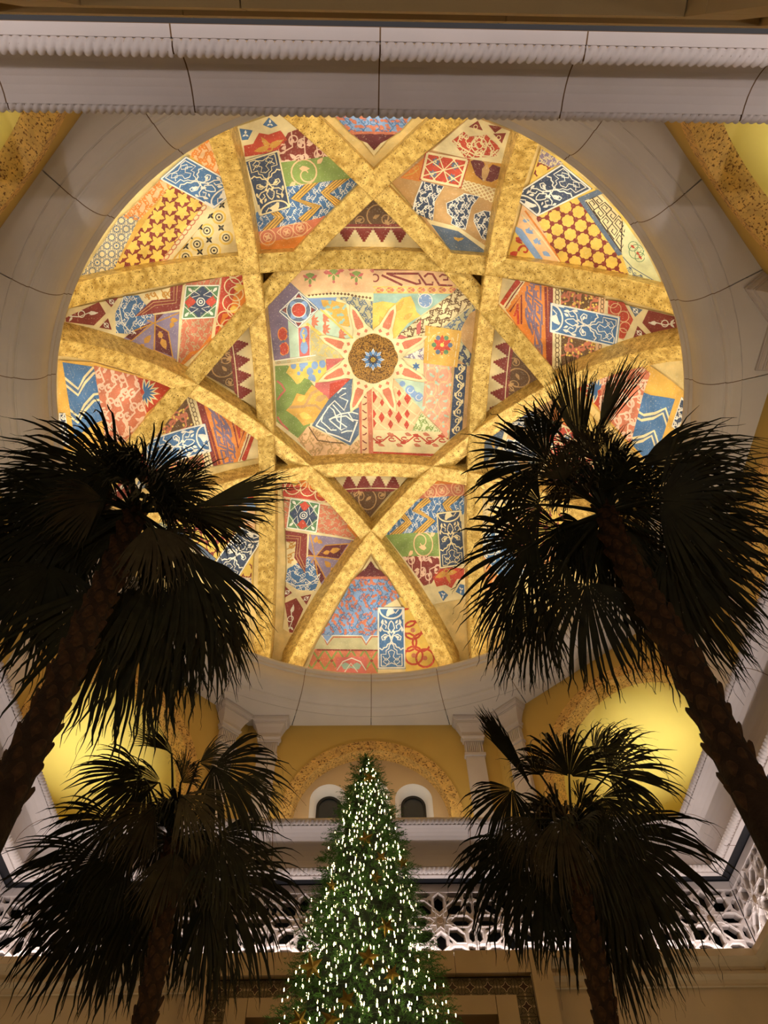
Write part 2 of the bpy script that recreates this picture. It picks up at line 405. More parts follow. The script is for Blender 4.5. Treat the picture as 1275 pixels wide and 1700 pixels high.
def portal(nm, lb, idx):
    M = side_m(SIDES[nm]); oy = .075 if nm == 'back' else 0; jw = 2.33 if nm == 'front' else 2.2
    root = empty('door_%d' % idx); root.matrix_world = M; tag(root, lb, 'doorway', kind='structure')
    def blk(name, x0, x1, y0, y1, z0, z1, m=WALLB, g=.006):
        b = MB(); b.box(x0+g, x1-g, y0+oy, y1, z0+g, z1-g); return b.build(name, m, root)
    # outer surround: joints every 1.2 m down the jambs
    zs = [9.13, 7.62, 6.1, 4.6, 3.1, 1.6, 0.006]
    for sgn in (-1, 1):
        for k in range(len(zs)-1):
            x0, x1 = (3.09, 3.5) if sgn > 0 else (-3.5, -3.09)
            blk('surround_block', x0, x1, 7.58, 8.0 if k else 7.665+oy, zs[k+1], zs[k])
            x0, x1 = (jw, 2.735) if sgn > 0 else (-2.735, -jw)
            if k: blk('jamb_block', x0, x1, 7.60, 9.2, zs[k+1], min(zs[k], 7.62))
        blk('jamb_block', *((jw, 2.735) if sgn > 0 else (-2.735, -jw)), 7.60, 9.2, 7.62, 8.325)
    xs = [-3.09, -1.0, 1.62, 3.09]
    for k in range(3): blk('surround_block', xs[k], xs[k+1], 7.58, 7.665+oy, 8.70, 9.13); blk('surround_block', xs[k], xs[k+1], 7.665, 8.0, 8.70, 9.03)
    xs = [-jw, -1.0, .9, jw] if nm == 'front' else [-jw, 1.05, jw]
    for k in range(len(xs)-1): blk('lintel_block', xs[k], xs[k+1], 7.60, 9.2, 7.99, 8.325)
    bk = MB(); bk.box(-3.1, 3.1, 7.74+oy*.5, 7.9, 8.3, 8.72); bk.box(-3.1, -2.72, 7.74, 7.9, .006, 8.4); bk.box(2.72, 3.1, 7.74, 7.9, .006, 8.4)
    bk.build('tile_backing', mat('tile_joint', rgb(48, 40, 28), .8) if nm == 'front' else WALLB, root)
    spots = [(-3.09+TS*(k+.5)*(6.18/(TS*18)), 8.51) for k in range(18)]
    for sgn in (-1, 1):
        for j in range(1, 7): spots.append((sgn*2.917, 8.51-j*TS))
    if nm == 'back': spots = []
    for x, z in spots:
        t = link_mesh('tile', TILE, root, Matrix.Translation((x, 7.715, z)))
        for me in (TILE1, TILE2, TILE3): link_mesh(me.name, me, t)
    dk = MB(); dk.box(-2.9, 2.9, 11.4, 11.5, .006, 8.4); dk.build('passage_end', WALLB, root)
    return root
portal('front', 'beige stone portal framed by dark patterned tiles behind the decorated tree', 1)
portal('back', 'plain stone doorway head overhead at the very top of the picture', 2)
WL = {'front': 'beige lower wall under the pierced screen at the bottom of the picture', 'right': 'beige lower wall at the bottom right corner under the screen',
      'left': 'beige lower wall beyond the bottom left corner under the screen', 'back': 'beige lower wall behind the camera'}
for nm, lb in WL.items():
    m = MB()
    if nm in ('front', 'back'):
        m.box(-8.1, -3.2, 7.95, 8.15, 0.0, 8.7); m.box(3.2, 8.1, 7.95, 8.15, 0.0, 8.7); m.box(-3.3, 3.3, 7.96, 8.15, 8.1, 8.9)
    else: m.box(-8.1, 8.1, 7.95, 8.15, 0.0, 8.7)
    root = m.build('wall_'+nm, WALLB); root.matrix_world = side_m(SIDES[nm]); tag(root, lb, 'wall', kind='structure')
    js = [-8.1, -6.9, -5.2, -3.45, 3.45, 5.15, 6.9, 8.1] if nm in ('front', 'back') else [-8.1, -6.3, -4.5, -2.7, -.9, .9, 2.7, 4.5, 6.3, 8.1]
    for k in range(len(js)-1):
        if nm in ('front', 'back') and k == 3: continue
        m = MB(); sweep_side(m, LIP, js[k]+.005, js[k+1]-.005); m.build('cornice_block', WALLB, root)

# ---- octagonal drum: eight walls with arches and paired pilasters
RA, ZA = 2.23, 12.48
def pilaster(par, uc, k0):
    d = A8
    m = MB(); m.box(uc-.24, uc+.24, d-.13, d, 11.62, 14.13); sh = m.build('pilaster', STONE, par)
    m = MB(); m.box(uc-.275, uc+.275, d-.18, d, 14.13, 14.21); m.build('neck_band', STONE, sh)
    m = MB(); m.box(uc-.235, uc+.235, d-.12, d, 14.22, 14.60)
    for j in range(9):
        x = uc-.21+.0525*j; m.box(x-.015, x+.015, d-.15, d-.11, 14.24, 14.58)
    m.build('fluted_neck', STONE, sh)
    m = MB()
    prof = [(0, 14.60), (.035, 14.60), (.035, 14.65), (.02, 14.65), (.06, 14.69), (.075, 14.71), (.075, 14.75), (.04, 14.76), (.06, 14.86), (.115, 15.0), (.16, 15.08),
            (.16, 15.11), (.185, 15.11), (.185, 15.14), (.21, 15.15), (.235, 15.19), (.235, 15.21), (.255, 15.21), (.255, Z2)]
    rows = []
    for e, z in prof:
        w, p = .24+e, .13+e*1.15
        rows.append([(uc-w, d, z), (uc-w, d-p, z), (uc+w, d-p, z), (uc+w, d, z)])
    m.grid(rows); m.build('capital', STONE, sh)
DRUM = ['right', 'front_right', 'front', 'front_left', 'left', 'back_left', 'back', 'back_right']
for k in range(8):
    a = pi/4*k; nm = DRUM[k]; M = side_m(a); diag = k % 2 == 1
    m = MB(); wall_arch(m, -3.42, 3.42, 11.615, Z2+.02, A8, 0, RA-.02, ZA)
    root = m.build('wall_drum_'+nm, YELLOW); root.matrix_world = M
    tag(root, 'ochre yellow drum wall with a gold speckled arch, %s side under the dome' % nm.replace('_', ' '), 'wall', kind='structure')
    dep = .43 if diag else .34
    ri = 1.93
    m = MB()
    lo = arch_line(0, RA, 11.615, ZA); li = arch_line(0, ri, 11.615, ZA)
    for q in range(len(lo)-1):
        m.poly([(lo[q][0], A8-.035, lo[q][1]), (lo[q+1][0], A8-.035, lo[q+1][1]), (li[q+1][0], A8-.035, li[q+1][1]), (li[q][0], A8-.035, li[q][1])])
        m.poly([(lo[q][0], A8-.035, lo[q][1]), (lo[q+1][0], A8-.035, lo[q+1][1]), (lo[q+1][0], A8+.01, lo[q+1][1]), (lo[q][0], A8+.01, lo[q][1])])
        m.poly([(li[q][0], A8-.035, li[q][1]), (li[q+1][0], A8-.035, li[q+1][1]), (li[q+1][0], A8+dep, li[q+1][1]), (li[q][0], A8+dep, li[q][1])])
    m.build('arch_band', ROUGHG, root)
    if diag:      # apse behind the arch: half cylinder with a quarter dome
        m = MB(); rows = []
        rb = ri+.02
        for j in range(17):
            t = pi*j/16; rows.append([(-rb*cos(t), A8+dep+rb*sin(t), 11.615), (-rb*cos(t), A8+dep+rb*sin(t), ZA)])
        m.grid(rows)
        rows = []
        for i in range(11):
            p = pi/2*i/10
            rows.append([(-rb*cos(p)*cos(pi*j/24), A8+dep+rb*cos(p)*sin(pi*j/24), ZA+rb*sin(p)) for j in range(25)])
        m.grid(rows); m.build('apse', YELLOW2, root, True)
    else:
        bd = A8+dep
        if nm == 'front':
            m = MB()
            for uc, r, zs, e0, e1 in ((-1.07, .47, 13.17, -2.0, -.55), (0, .47, 13.30, -.55, .55), (1.07, .47, 13.17, .55, 2.0)):
                wall_arch(m, e0, e1, 11.3, 14.5, bd, uc, r, zs, 18)
            m.build('niche_back', NICHEB, root)
        else:
            m = MB(); m.poly([(-2, bd, 11.3), (2, bd, 11.3), (2, bd, 14.5), (-2, bd, 14.5)]); m.build('niche_back', YELLOW2, root)
    for sgn in (-1, 1): pilaster(root, sgn*2.71, k)
# three small windows in the niche behind the tree
for i, (uc, zs) in enumerate(((-1.07, 13.17), (0, 13.30), (1.07, 13.17))):
    bd = A8+.34; r = .47
    root = empty('window_%d' % (i+1), (uc, bd, zs))
    tag(root, ('small arched dark window in a white splayed reveal, %s of three in the niche' % ('left one', 'middle one half hidden by the tree top', 'right one')[i]), 'window', kind='structure')
    m = MB()
    prof = [(.47, -.004), (.455, .03), (.43, .05), (.37, .12), (.33, .22), (.31, .32)]
    rows = [[(-R_, y, -1.6)]+[(-R_*cos(pi*q/18), y, R_*sin(pi*q/18)) for q in range(19)]+[(R_, y, -1.6)] for R_, y in prof]
    m.grid(rows); m.build('reveal', WHITE, root, True)
    m = MB(); rows = [[(-R_, y, -1.6)]+[(-R_*cos(pi*q/18), y, R_*sin(pi*q/18)) for q in range(19)]+[(R_, y, -1.6)] for R_, y in ((.315, .32), (.315, .27), (.255, .27), (.255, .34))]
    m.grid(rows); m.build('frame', DARKF, root)
    m = MB(); m.poly([(.26*cos(pi*q/16), .31, .26*sin(pi*q/16)) for q in range(17)]+[(-.26, .31, -1.6), (.26, .31, -1.6)]); m.build('pane', DARKG, root)

# ---- cornice ring between drum and dome: twenty-four stone blocks
RP = [(7.72, Z2), (7.715, Z2+.014), (7.70, Z2+.014), (7.695, Z2), (7.53, Z2), (7.50, Z2+.012), (7.44, Z2+.012), (7.42, Z2+.03), (7.40, Z2+.06), (7.375, Z2+.05)]
RP += [(7.36-.44*sin(t), Z2+.06+.46*(1-cos(t))) for t in [pi/2*k/9 for k in range(10)]]
RP += [(6.90, Z2+.53), (6.87, Z2+.55), (6.87, Z2+.60), (6.835, Z2+.62), (RRIM, Z2+.65), (RRIM, ZRIM), (6.93, ZRIM), (6.93, 15.78), (8.5, 15.78)]
ring_root = MB()
rows = []
for j in range(97):
    a = 2*pi*j/96; rows.append([((r+.004)*cos(a), (r+.004)*sin(a), z+.005) for r, z in RP[:-4]])
ring_root.grid(rows)
cr = ring_root.build('trim_5', JOINT, None); tag(cr, 'grey moulded stone cornice ring at the foot of the painted dome', 'cornice', kind='structure')
for b in range(24):
    a0, a1 = 2*pi*b/24+.0011, 2*pi*(b+1)/24-.0011
    m = MB(); rows = []
    for j in range(9):
        a = a0+(a1-a0)*j/8; ka = round(a/(pi/4))*pi/4
        ro = (A8+.02)/cos(a-ka)
        rows.append([(ro*cos(a), ro*sin(a), Z2)]+[(r*cos(a), r*sin(a), z) for r, z in RP])
    m.grid(rows); m.build('cornice_block', STONE2, cr, False)
# ------------------------------------------------------------------ the dome: shell, ribs, painted panels
m = MB(); rows = []
for i in range(25):
    zz = ZC+R0+.03; ph = pi/2*(1-i/24)*1.0
    # from the apex down to just below the rim
    el = pi/2-(pi/2-math.asin((15.70-ZC)/(R0+.03)))*i/24
    rows.append([((R0+.03)*cos(el)*cos(2*pi*j/96), (R0+.03)*cos(el)*sin(2*pi*j/96), ZC+(R0+.03)*sin(el)) for j in range(96)])
m.grid(rows, True)
dome = m.build('ceiling', paint('dome_ground', rgb(232, 206, 140)), None, True)
tag(dome, 'painted dome crossed by eight gilded ribs with patchwork ornament panels', 'dome', kind='structure')
def rib(c, w, a, eps):
    """arch in a vertical plane at distance c .. c+w from the axis, normal direction a"""
    mb = MB(); cc = c+.02
    rmax2 = RR*RR-(15.72-ZC)**2
    ym = math.sqrt(rmax2-cc*cc); n = 64; rows = []
    for k in range(n+1):
        y = -ym+2*ym*k/n
        zi = ZC-eps+math.sqrt(max(0, RR*RR-cc*cc-y*y))
        zo0 = ZC+math.sqrt(max(.01, (R0+.06)**2-c*c-y*y)); zo1 = ZC+math.sqrt(max(.01, (R0+.06)**2-(c+w)**2-y*y))
        b = .018
        rows.append([(c, y, zo0), (c, y, zi+b), (c+b, y, zi), (c+w-b, y, zi), (c+w, y, zi+b), (c+w, y, zo1)])
    rows = [[(p[1], p[0], p[2]) for p in r] for r in rows]     # local y is outward
    mb.grid(rows)
    o = mb.build('rib', GOLD, dome); o.matrix_world = rotz(a-pi/2); return o
for k in range(4):
    rib(2.81, .47, pi/2*k, .004); rib(3.26, .47, pi/2*k+pi/4, 0)

CDOME = Vector((0, 0, ZC))
def on_dome(p, R):
    """point of the photograph frame -> point of the dome surface (inner side of a sphere of radius R)"""
    d = ray(*p); o = CAMP-CDOME
    A_ = d.dot(d); B_ = 2*d.dot(o); C_ = o.dot(o)-R*R
    t = (-B_+math.sqrt(max(0, B_*B_-4*A_*C_)))/(2*A_)
    return CAMP+d*t
def rot_img(v, k):
    """rotate about the dome axis by k quarter turns (counter-clockwise as seen from below)"""
    for _ in range(k % 4): v = Vector((v.y, -v.x, v.z))
    return v
def clip_tri(poly, tri):
    """clip a convex polygon by a triangle (Sutherland-Hodgman)"""
    (x0, y0), (x1, y1), (x2, y2) = tri
    if (x1-x0)*(y2-y0)-(y1-y0)*(x2-x0) < 0: tri = (tri[0], tri[2], tri[1])
    for k in range(3):
        ax, ay = tri[k]; bx, by = tri[(k+1) % 3]
        out = []; n = len(poly)
        if not n: return out
        sd = [(bx-ax)*(p[1]-ay)-(by-ay)*(p[0]-ax) for p in poly]
        for i in range(n):
            j = (i+1) % n
            if sd[i] >= 0: out.append(poly[i])
            if (sd[i] > 0 > sd[j]) or (sd[i] < 0 < sd[j]):
                t = sd[i]/(sd[i]-sd[j]); out.append((poly[i][0]+t*(poly[j][0]-poly[i][0]), poly[i][1]+t*(poly[j][1]-poly[i][1])))
        poly = out
    return poly
def tess(poly):
    if len(poly) == 3: return [tuple(poly)]
    return [tuple(poly[i] for i in t) for t in tessellate_polygon([[Vector((x, y, 0)) for x, y in poly]])]
def subdiv(tri, L, out):
    d = [math.dist(tri[i], tri[(i+1) % 3]) for i in range(3)]; k = d.index(max(d))
    if d[k] <= L: out.append(tri); return
    a, b, c = tri[k], tri[(k+1) % 3], tri[(k+2) % 3]
    mm = ((a[0]+b[0])/2, (a[1]+b[1])/2)
    subdiv((a, mm, c), L, out); subdiv((mm, b, c), L, out)

# ---- ornament drawing in a unit frame (u, v) mapped bilinearly into the photograph frame
def quadmap(q):
    (a, b, c, d) = q
    def T(u, v):
        return (a[0]*(1-u)*(1-v)+b[0]*u*(1-v)+c[0]*u*v+d[0]*(1-u)*v, a[1]*(1-u)*(1-v)+b[1]*u*(1-v)+c[1]*u*v+d[1]*(1-u)*v)
    return T
def strip(pts, w, w1=None):
    out = []; n = len(pts); w1 = w if w1 is None else w1
    L = []; R_ = []
    for k in range(n):
        p0, p1 = pts[max(k-1, 0)], pts[min(k+1, n-1)]
        tx, ty = p1[0]-p0[0], p1[1]-p0[1]; l = math.hypot(tx, ty) or 1
        ww = (w+(w1-w)*k/(n-1))/2
        L.append((pts[k][0]-ty/l*ww, pts[k][1]+tx/l*ww)); R_.append((pts[k][0]+ty/l*ww, pts[k][1]-tx/l*ww))
    for k in range(n-1): out.append([L[k], L[k+1], R_[k+1], R_[k]])
    return out
def disc(c, r, n=10, ry=None, a0=0): return [[(c[0]+r*cos(a0+2*pi*k/n), c[1]+(ry or r)*sin(a0+2*pi*k/n)) for k in range(n)]]
def ring(c, r, w, n=14): return strip([(c[0]+r*cos(2*pi*k/n), c[1]+r*sin(2*pi*k/n)) for k in range(n+1)], w)
def leaf(p, a, l, w):
    q = lambda x, y: (p[0]+x*cos(a)-y*sin(a), p[1]+x*sin(a)+y*cos(a))
    return [[q(0, 0), q(l*.3, w*.5), q(l*.65, w*.38), q(l, 0), q(l*.65, -w*.38), q(l*.3, -w*.5)]]
def spiral(c, r, a0, turns, w, sg=1, n=16):
    return strip([(c[0]+r*(1-.82*k/n)*cos(a0+sg*2*pi*turns*k/n), c[1]+r*(1-.82*k/n)*sin(a0+sg*2*pi*turns*k/n)) for k in range(n+1)], w, w*.7)
def bbox(poly):
    xs = [p[0] for p in poly]; ys = [p[1] for p in poly]; return min(xs), min(ys), max(xs), max(ys)
RND = random.Random(3)
def scroll(poly, cell=14, w=1.7, lf=1.0, ang=0.0):
    """arabesque: alternating spirals joined by wavy stems, with leaves"""
    x0, y0, x1, y1 = bbox(poly); out = []
    cx, cy = (x0+x1)/2, (y0+y1)/2; R_ = math.hypot(x1-x0, y1-y0)/2+cell; n = int(R_/cell)+1
    ca, sa = cos(ang), sin(ang)
    def rt(p): return (cx+p[0]*ca-p[1]*sa, cy+p[0]*sa+p[1]*ca)
    def add(ps):
        for p in ps: out.append([rt(q) for q in p])
    for i in range(-n, n+1):
        add(strip([(i*cell+cell*.32*sin(pi*j/2), j*cell*.5) for j in range(-2*n, 2*n+1)], w*.9))
        for j in range(-n, n+1):
            sg = 1 if (i+j) % 2 else -1
            c = (i*cell+sg*cell*.18, j*cell)
            add(spiral(c, cell*.40, pi/2 if sg > 0 else -pi/2, 1.25, w, sg, 14))
            a = RND.uniform(0, 6.28)
            add(leaf((c[0]+cell*.3*cos(a), c[1]+cell*.3*sin(a)), a+.6*sg, cell*.5*lf, cell*.26*lf))
            add(leaf(c, a+2.4, cell*.34*lf, cell*.26*lf))
    return out
def blobs(poly, cell=13, r=4.5):
    x0, y0, x1, y1 = bbox(poly); out = []
    y = y0; row = 0
    while y < y1+cell:
        x = x0+(cell/2 if row % 2 else 0)
        while x < x1+cell:
            a = RND.uniform(0, 6.28); out += leaf((x, y), a, r*2.1, r*1.3); out += disc((x+r*.5*cos(a+2), y+r*.5*sin(a+2)), r*.55, 7)
            x += cell
        y += cell*.8; row += 1
    return out
def zigzag(q, n, vs, amp, w, ofs=0):
    T = quadmap(q); out = []
    for v in vs: out += strip([T(k/(2*n), v+(amp if k % 2 else -amp)) for k in range(-1, 2*n+2)], w)
    return out
def knots(poly, p=21, r=5.2, w=3.0, ang=0.4):
    x0, y0, x1, y1 = bbox(poly); cx, cy = (x0+x1)/2, (y0+y1)/2; n = int(math.hypot(x1-x0, y1-y0)/p)+1; out = []
    ca, sa = cos(ang), sin(ang); h = p*.866; e = p/3**.5
    def rt(x, y): return (cx+x*ca-y*sa, cy+x*sa+y*ca)
    for j in range(-n, n+1):
        for i in range(-n, n+1):
            x, y = i*p+(p/2 if j % 2 else 0), j*h+e
            c = rt(x, y); out += disc(c, r, 9); out += disc(rt(x, y+e), r, 9)
            for dx, dy in ((0, e), (p/2, -e/2), (-p/2, -e/2)):
                out += strip([c, rt(x+dx, y+dy)], w*.75)
    return out
def maple(poly, p=25, ang=-.6):
    x0, y0, x1, y1 = bbox(poly); cx, cy = (x0+x1)/2, (y0+y1)/2; n = int(math.hypot(x1-x0, y1-y0)/p)+1; out = []
    for j in range(-n, n+1):
        for i in range(-n, n+1):
            x, y = i*p+(p/2 if j % 2 else 0), j*p*.72
            c = (cx+x*cos(ang)-y*sin(ang), cy+x*sin(ang)+y*cos(ang))
            for k in range(5):
                a = ang+2*pi*k/5-pi/2; out += leaf(c, a, p*.52, p*.34)
            out += disc(c, p*.2, 6)
    return out
def girih(poly, p=17, w=.8):
    x0, y0, x1, y1 = bbox(poly); out = []
    for i in range(int((x1-x0)/p)+2):
        for j in range(int((y1-y0)/p)+2):
            c = (x0+i*p+(p/2 if j % 2 else 0), y0+j*p*.87)
            pt = [(c[0]+p*.5*cos(2*pi*k/10), c[1]+p*.5*sin(2*pi*k/10)) for k in range(10)]
            for k in range(10): out += strip([pt[k], pt[(k+3) % 10]], w)
    return out
def girihdots(poly, p=17):
    x0, y0, x1, y1 = bbox(poly); out = []
    for i in range(int((x1-x0)/p)+2):
        for j in range(0, int((y1-y0)/p)+2, 2):
            out += disc((x0+i*p*2, y0+j*p*.87), 1.8, 6)
    return out
def meander(q, nu, nv, w):
    """key pattern of nu x nv square hooks"""
    T = quadmap(q); out = []
    for i in range(nu):
        for j in range(nv):
            f = (lambda x, y: (x, y)) if (i+j) % 2 else (lambda x, y: (1-x, 1-y))
            pts = [f(*p) for p in ((0, 0), (.86, 0), (.86, .8), (.28, .8), (.28, .38), (.58, .38))]
            out += strip([T((i+p[0])/nu, (j+p[1])/nv) for p in pts], w)
            pts = [f(*p) for p in ((.0, 0), (0, 1), (.5, 1))]
            out += strip([T((i+p[0])/nu, (j+p[1])/nv) for p in pts], w)
    return out
def lattice(q, n, m_, w):
    T = quadmap(q); out = []
    for k in range(-m_, n+m_+1):
        out += strip([T((k+m_*t/8)/n, t/8) for t in range(9)], w); out += strip([T((k-m_*t/8)/n, t/8) for t in range(9)], w)
    return out
def chain(q, n, w, r=.3):
    T = quadmap(q); out = []
    for k in range(n+1):
        c = (k/n)
        out += strip([T(c+(.5/n)*cos(2*pi*j/10)*1.1, .5+r*sin(2*pi*j/10)) for j in range(11)], w)
    return out
def wave(q, n, amp, w, leaves=True):
    T = quadmap(q); out = strip([T(k/(8*n), .5+amp*sin(pi*k/4)) for k in range(8*n+1)], w)
    if leaves:
        for k in range(2*n):
            sg = 1 if k % 2 else -1; c = ((k+.5)/(2*n), .5+sg*amp*.15)
            out += strip([T(c[0]+(.30/(2*n))*(1-.7*j/10)*cos(.6+j*.6)*1.2, c[1]+amp*.62*(1-.7*j/10)*sin(.6+j*.6)) for j in range(11)], w*.9)
            p = T(c[0]+.2/(2*n), c[1]-sg*amp*.9); p2 = T(c[0]-.25/(2*n), c[1]-sg*amp*1.25)
            out += leaf(p, math.atan2(p2[1]-p[1], p2[0]-p[0]), math.dist(p, p2)*1.3, math.dist(p, p2)*.7)
    return out
def border(q, w, ins=.03):
    T = quadmap(q); i = ins; j = 1-ins
    return strip([T(i, i), T(j, i)], w)+strip([T(j, i), T(j, j)], w)+strip([T(j, j), T(i, j)], w)+strip([T(i, j), T(i, i)], w)
def panel_art(q, w=1.7):
    """the tall blue panels: knotted lettering band, cusped arch, mirrored arabesque, bird roundel. v runs from the knot end (0) to the bird end (1)"""
    T = quadmap(q); out = []
    P = lambda pts, ww=w: strip([T(*p) for p in pts], ww)
    for sg in (-1, 1):
        M_ = lambda pts: [(.5+sg*(u-.5), v) for u, v in pts]
        out += P(M_([(.12, .05), (.12, .24), (.3, .24), (.3, .30), (.40, .33), (.42, .38), (.5, .42)]), w*.9)
        out += P(M_([(.12, .05), (.3, .05), (.42, .12), (.30, .18), (.2, .12), (.34, .07), (.5, .10)]), w*.8)
        out += P(M_([(.18, .21), (.30, .14), (.44, .2), (.38, .28), (.5, .31)]), w*.8)
        out += P(M_([(.06, .34), (.16, .31), (.22, .345), (.32, .355), (.36, .40), (.45, .415), (.5, .455)]), w*1.25)
        out += P(M_([(.5, .455), (.44, .53), (.26, .56), (.14, .52), (.17, .47), (.27, .475), (.28, .51)]), w*1.1)
        out += P(M_([(.5, .50), (.38, .60), (.22, .62), (.12, .68), (.2, .74), (.32, .70), (.29, .65)]), w*1.1)
        out += P(M_([(.5, .58), (.38, .66), (.43, .74), (.5, .78)]), w)
        for u, v, a, l in ((.20, .50, .3, .15), (.15, .72, 1.3, .13), (.36, .57, .8, .13), (.10, .60, 1.6, .12), (.34, .73, 2.2, .12)):
            u2, v2 = u+l*cos(a)*1.2, v+l*sin(a)*.7
            p, p2 = T(.5+sg*(u-.5), v), T(.5+sg*(u2-.5), v2)
            out += leaf(p, math.atan2(p2[1]-p[1], p2[0]-p[0]), math.dist(p, p2), math.dist(p, p2)*.5)
    out += P([(.06, .80)]+[(.5-.44*cos(pi*k/10), .80+.0*k-.0+.16*0+(.015)) for k in range(0)]+[(.5-.44*cos(pi*k/12), .97-.155*sin(pi*k/12)) for k in range(13)], w*1.5)
    out += [[T(.38, .90), T(.56, .87), T(.66, .93), T(.60, .975), T(.42, .965)], [T(.56, .87), T(.62, .845), T(.69, .86), T(.66, .93)]]
    out += P([(.22, .96), (.34, .90), (.40, .93)], w)
    out += border(q, w*1.5, .02)
    return out
def medallion(c, r, w):
    return ring(c, r, w)+ring(c, r*.55, w*.8)+[p for k in range(4) for p in leaf(c, pi/2*k+.4, r*.5, r*.3)]
def merlons(q, n, col=None):
    """row of stepped triangles hanging from v=0 to v=1"""
    T = quadmap(q); out = []; st = 6
    for k in range(n):
        for j in range(st):
            h0 = .5*(1-j/st)*.98
            a, b = (k+.5-h0)/n, (k+.5+h0)/n
            out.append([T(a, j/st), T(b, j/st), T(b, (j+1)/st), T(a, (j+1)/st)])
    return out

PAL = dict(cream=(240, 222, 172), gold=(226, 178, 84), orange=(228, 140, 62), salmon=(208, 124, 94), peach=(240, 196, 148), red=(196, 74, 54),
           maroon=(140, 58, 52), wine=(108, 48, 54), purple=(128, 112, 138), lilac=(150, 136, 166), blue=(74, 118, 168), navy=(58, 74, 102), steel=(98, 116, 140),
           sky=(136, 168, 214), teal=(160, 196, 184), mint=(190, 214, 190), green=(136, 160, 84), sage=(196, 190, 148), pale=(224, 226, 178), tan=(200, 160, 106),
           brown=(112, 82, 52), white=(244, 238, 226), yellow=(240, 204, 100), pink=(246, 204, 178), blush=(238, 168, 140), dark=(64, 50, 44), black=(44, 42, 44), rose=(206, 110, 104),
           ochre=(206, 152, 66), leafg=(96, 140, 96), boss=(150, 112, 50))
FR = dict(A=(370, 190, .2039), B=(120, 230, .2353), C=(620, 180, .2039), D=(830, 240, .2196), E=(90, 430, .2745), F=(90, 580, .3059), G=(810, 440, .2588),
          H=(520, 180, .1647), C1=(430, 430, .15686), C2=(610, 430, .15686), C3=(430, 590, .15686), C4=(610, 590, .15686), K=(430, 930, .2902), S=(540, 520, .12549), P=(0, 0, 1))
def fx(fr, pts):
    x, y, s = FR[fr]; return [(x+p[0]*s, y+p[1]*s) for p in pts]
LAYER = .0045
def patch(fr, pts, base, *orn, layer=1, rots=(0,)):
    """one painted field of the mural; orn = (colour, polygons) pairs in the photograph frame, clipped to the field"""
    poly = fx(fr, pts); tr = tess(poly)
    meshes = []
    def to_mesh(tris, col, lay):
        R_ = R0-LAYER*lay; mb = MB(); idx = {}
        for t in tris:
            f = []
            for p in t:
                key = (round(p[0], 3), round(p[1], 3))
                if key not in idx: idx[key] = mb.vert(on_dome(key, R_))
                f.append(idx[key])
            if len(set(f)) > 2: mb.f.append(tuple(f))
        return mb
    big = []
    for t in tr: subdiv(t, 16, big)
    parts = [('mural_panel', to_mesh(big, base, layer), base)]
    for i, (col, polys) in enumerate(orn):
        out = []
        for pl in polys:
            for t in tr:
                bx = bbox(pl); tb = bbox(t)
                if bx[2] < tb[0] or bx[0] > tb[2] or bx[3] < tb[1] or bx[1] > tb[3]: continue
                c = clip_tri(pl, t)
                if len(c) > 2:
                    if max(bx[2]-bx[0], bx[3]-bx[1]) > 22:
                        for k in range(1, len(c)-1): subdiv((c[0], c[k], c[k+1]), 16, out)
                    else: out.append(c)
        parts.append(('painted_ornament', to_mesh(out, col, layer+.45*(i+1)/len(orn)), col))
    for r in rots:
        par = dome
        for nme, mb, col in parts:
            m2 = MB(); m2.v = [tuple(rot_img(Vector(v), r)) for v in mb.v]; m2.f = mb.f
            o = m2.build(nme, paint(col, rgb(*PAL[col])), par)
            if nme == 'mural_panel': par = o
def quad(fr, pts): return fx(fr, pts)
# ---- the painted fields, traced field by field
def PT(fr, x, y): return fx(fr, [(x, y)])[0]
# kite field with chevrons (upper left of the star, repeated opposite)
R2 = (0, 2)
patch('A', [(60, 120), (500, -30), (1130, 545), (600, 1120), (280, 1120)], 'cream', rots=R2)
for p in ([(135, 115), (243, 130), (205, 205), (155, 210)], [(375, 25), (445, 90), (390, 112), (325, 85)]):
    c = PT('A', sum(q[0] for q in p)/4, sum(q[1] for q in p)/4)
    patch('A', p, 'blue', ('white', leaf((c[0], c[1]-1), -pi/2, 7, 4)+leaf(c, .5, 6, 3)+leaf(c, pi-.5, 6, 3)), layer=2, rots=R2)
p = [(170, 255), (245, 240), (295, 150), (370, 165), (470, 130), (530, 215), (470, 300), (180, 345)]
c = PT('A', 375, 270)
patch('A', p, 'red', ('ochre', leaf(c, -2.2, 22, 9)+leaf(c, -.5, 28, 11)+leaf(c, 2.9, 26, 10)+ring(c, 6, 2.6)), layer=2, rots=R2)
p = [(530, 150), (620, 115), (880, 340), (480, 388), (450, 290)]
patch('A', p, 'maroon', ('pink', scroll(fx('A', p), 24, 2.6, 1.1, .5)), layer=2, rots=R2)
p = [(470, 392), (880, 338), (1080, 520), (850, 545), (500, 592)]
cg = PT('A', 660, 470)
patch('A', p, 'green', ('peach', ring(cg, 21, 2.4, 18)+spiral((cg[0]+4, cg[1]+3), 17, 0, .9, 2.4)+leaf((cg[0]-8, cg[1]-6), 0, 18, 9)+leaf((cg[0]+22, cg[1]-14), -.8, 14, 8)+leaf((cg[0]-14, cg[1]+16), 2.4, 14, 8)), layer=2, rots=R2)
p = [(500, 590), (1070, 515), (1130, 560), (830, 832), (290, 955), (250, 820)]
zz = []; zb = []
for L_ in ([(785, 500), (590, 688), (765, 752), (640, 870)], [(1010, 490), (830, 640), (960, 745)], [(390, 770), (465, 838), (350, 960)]):
    zz += strip(fx('A', L_), 15.5)
    for o_ in (-42, -14, 14, 42): zb += strip(fx('A', [(x+o_, y) for x, y in L_]), 1.1)
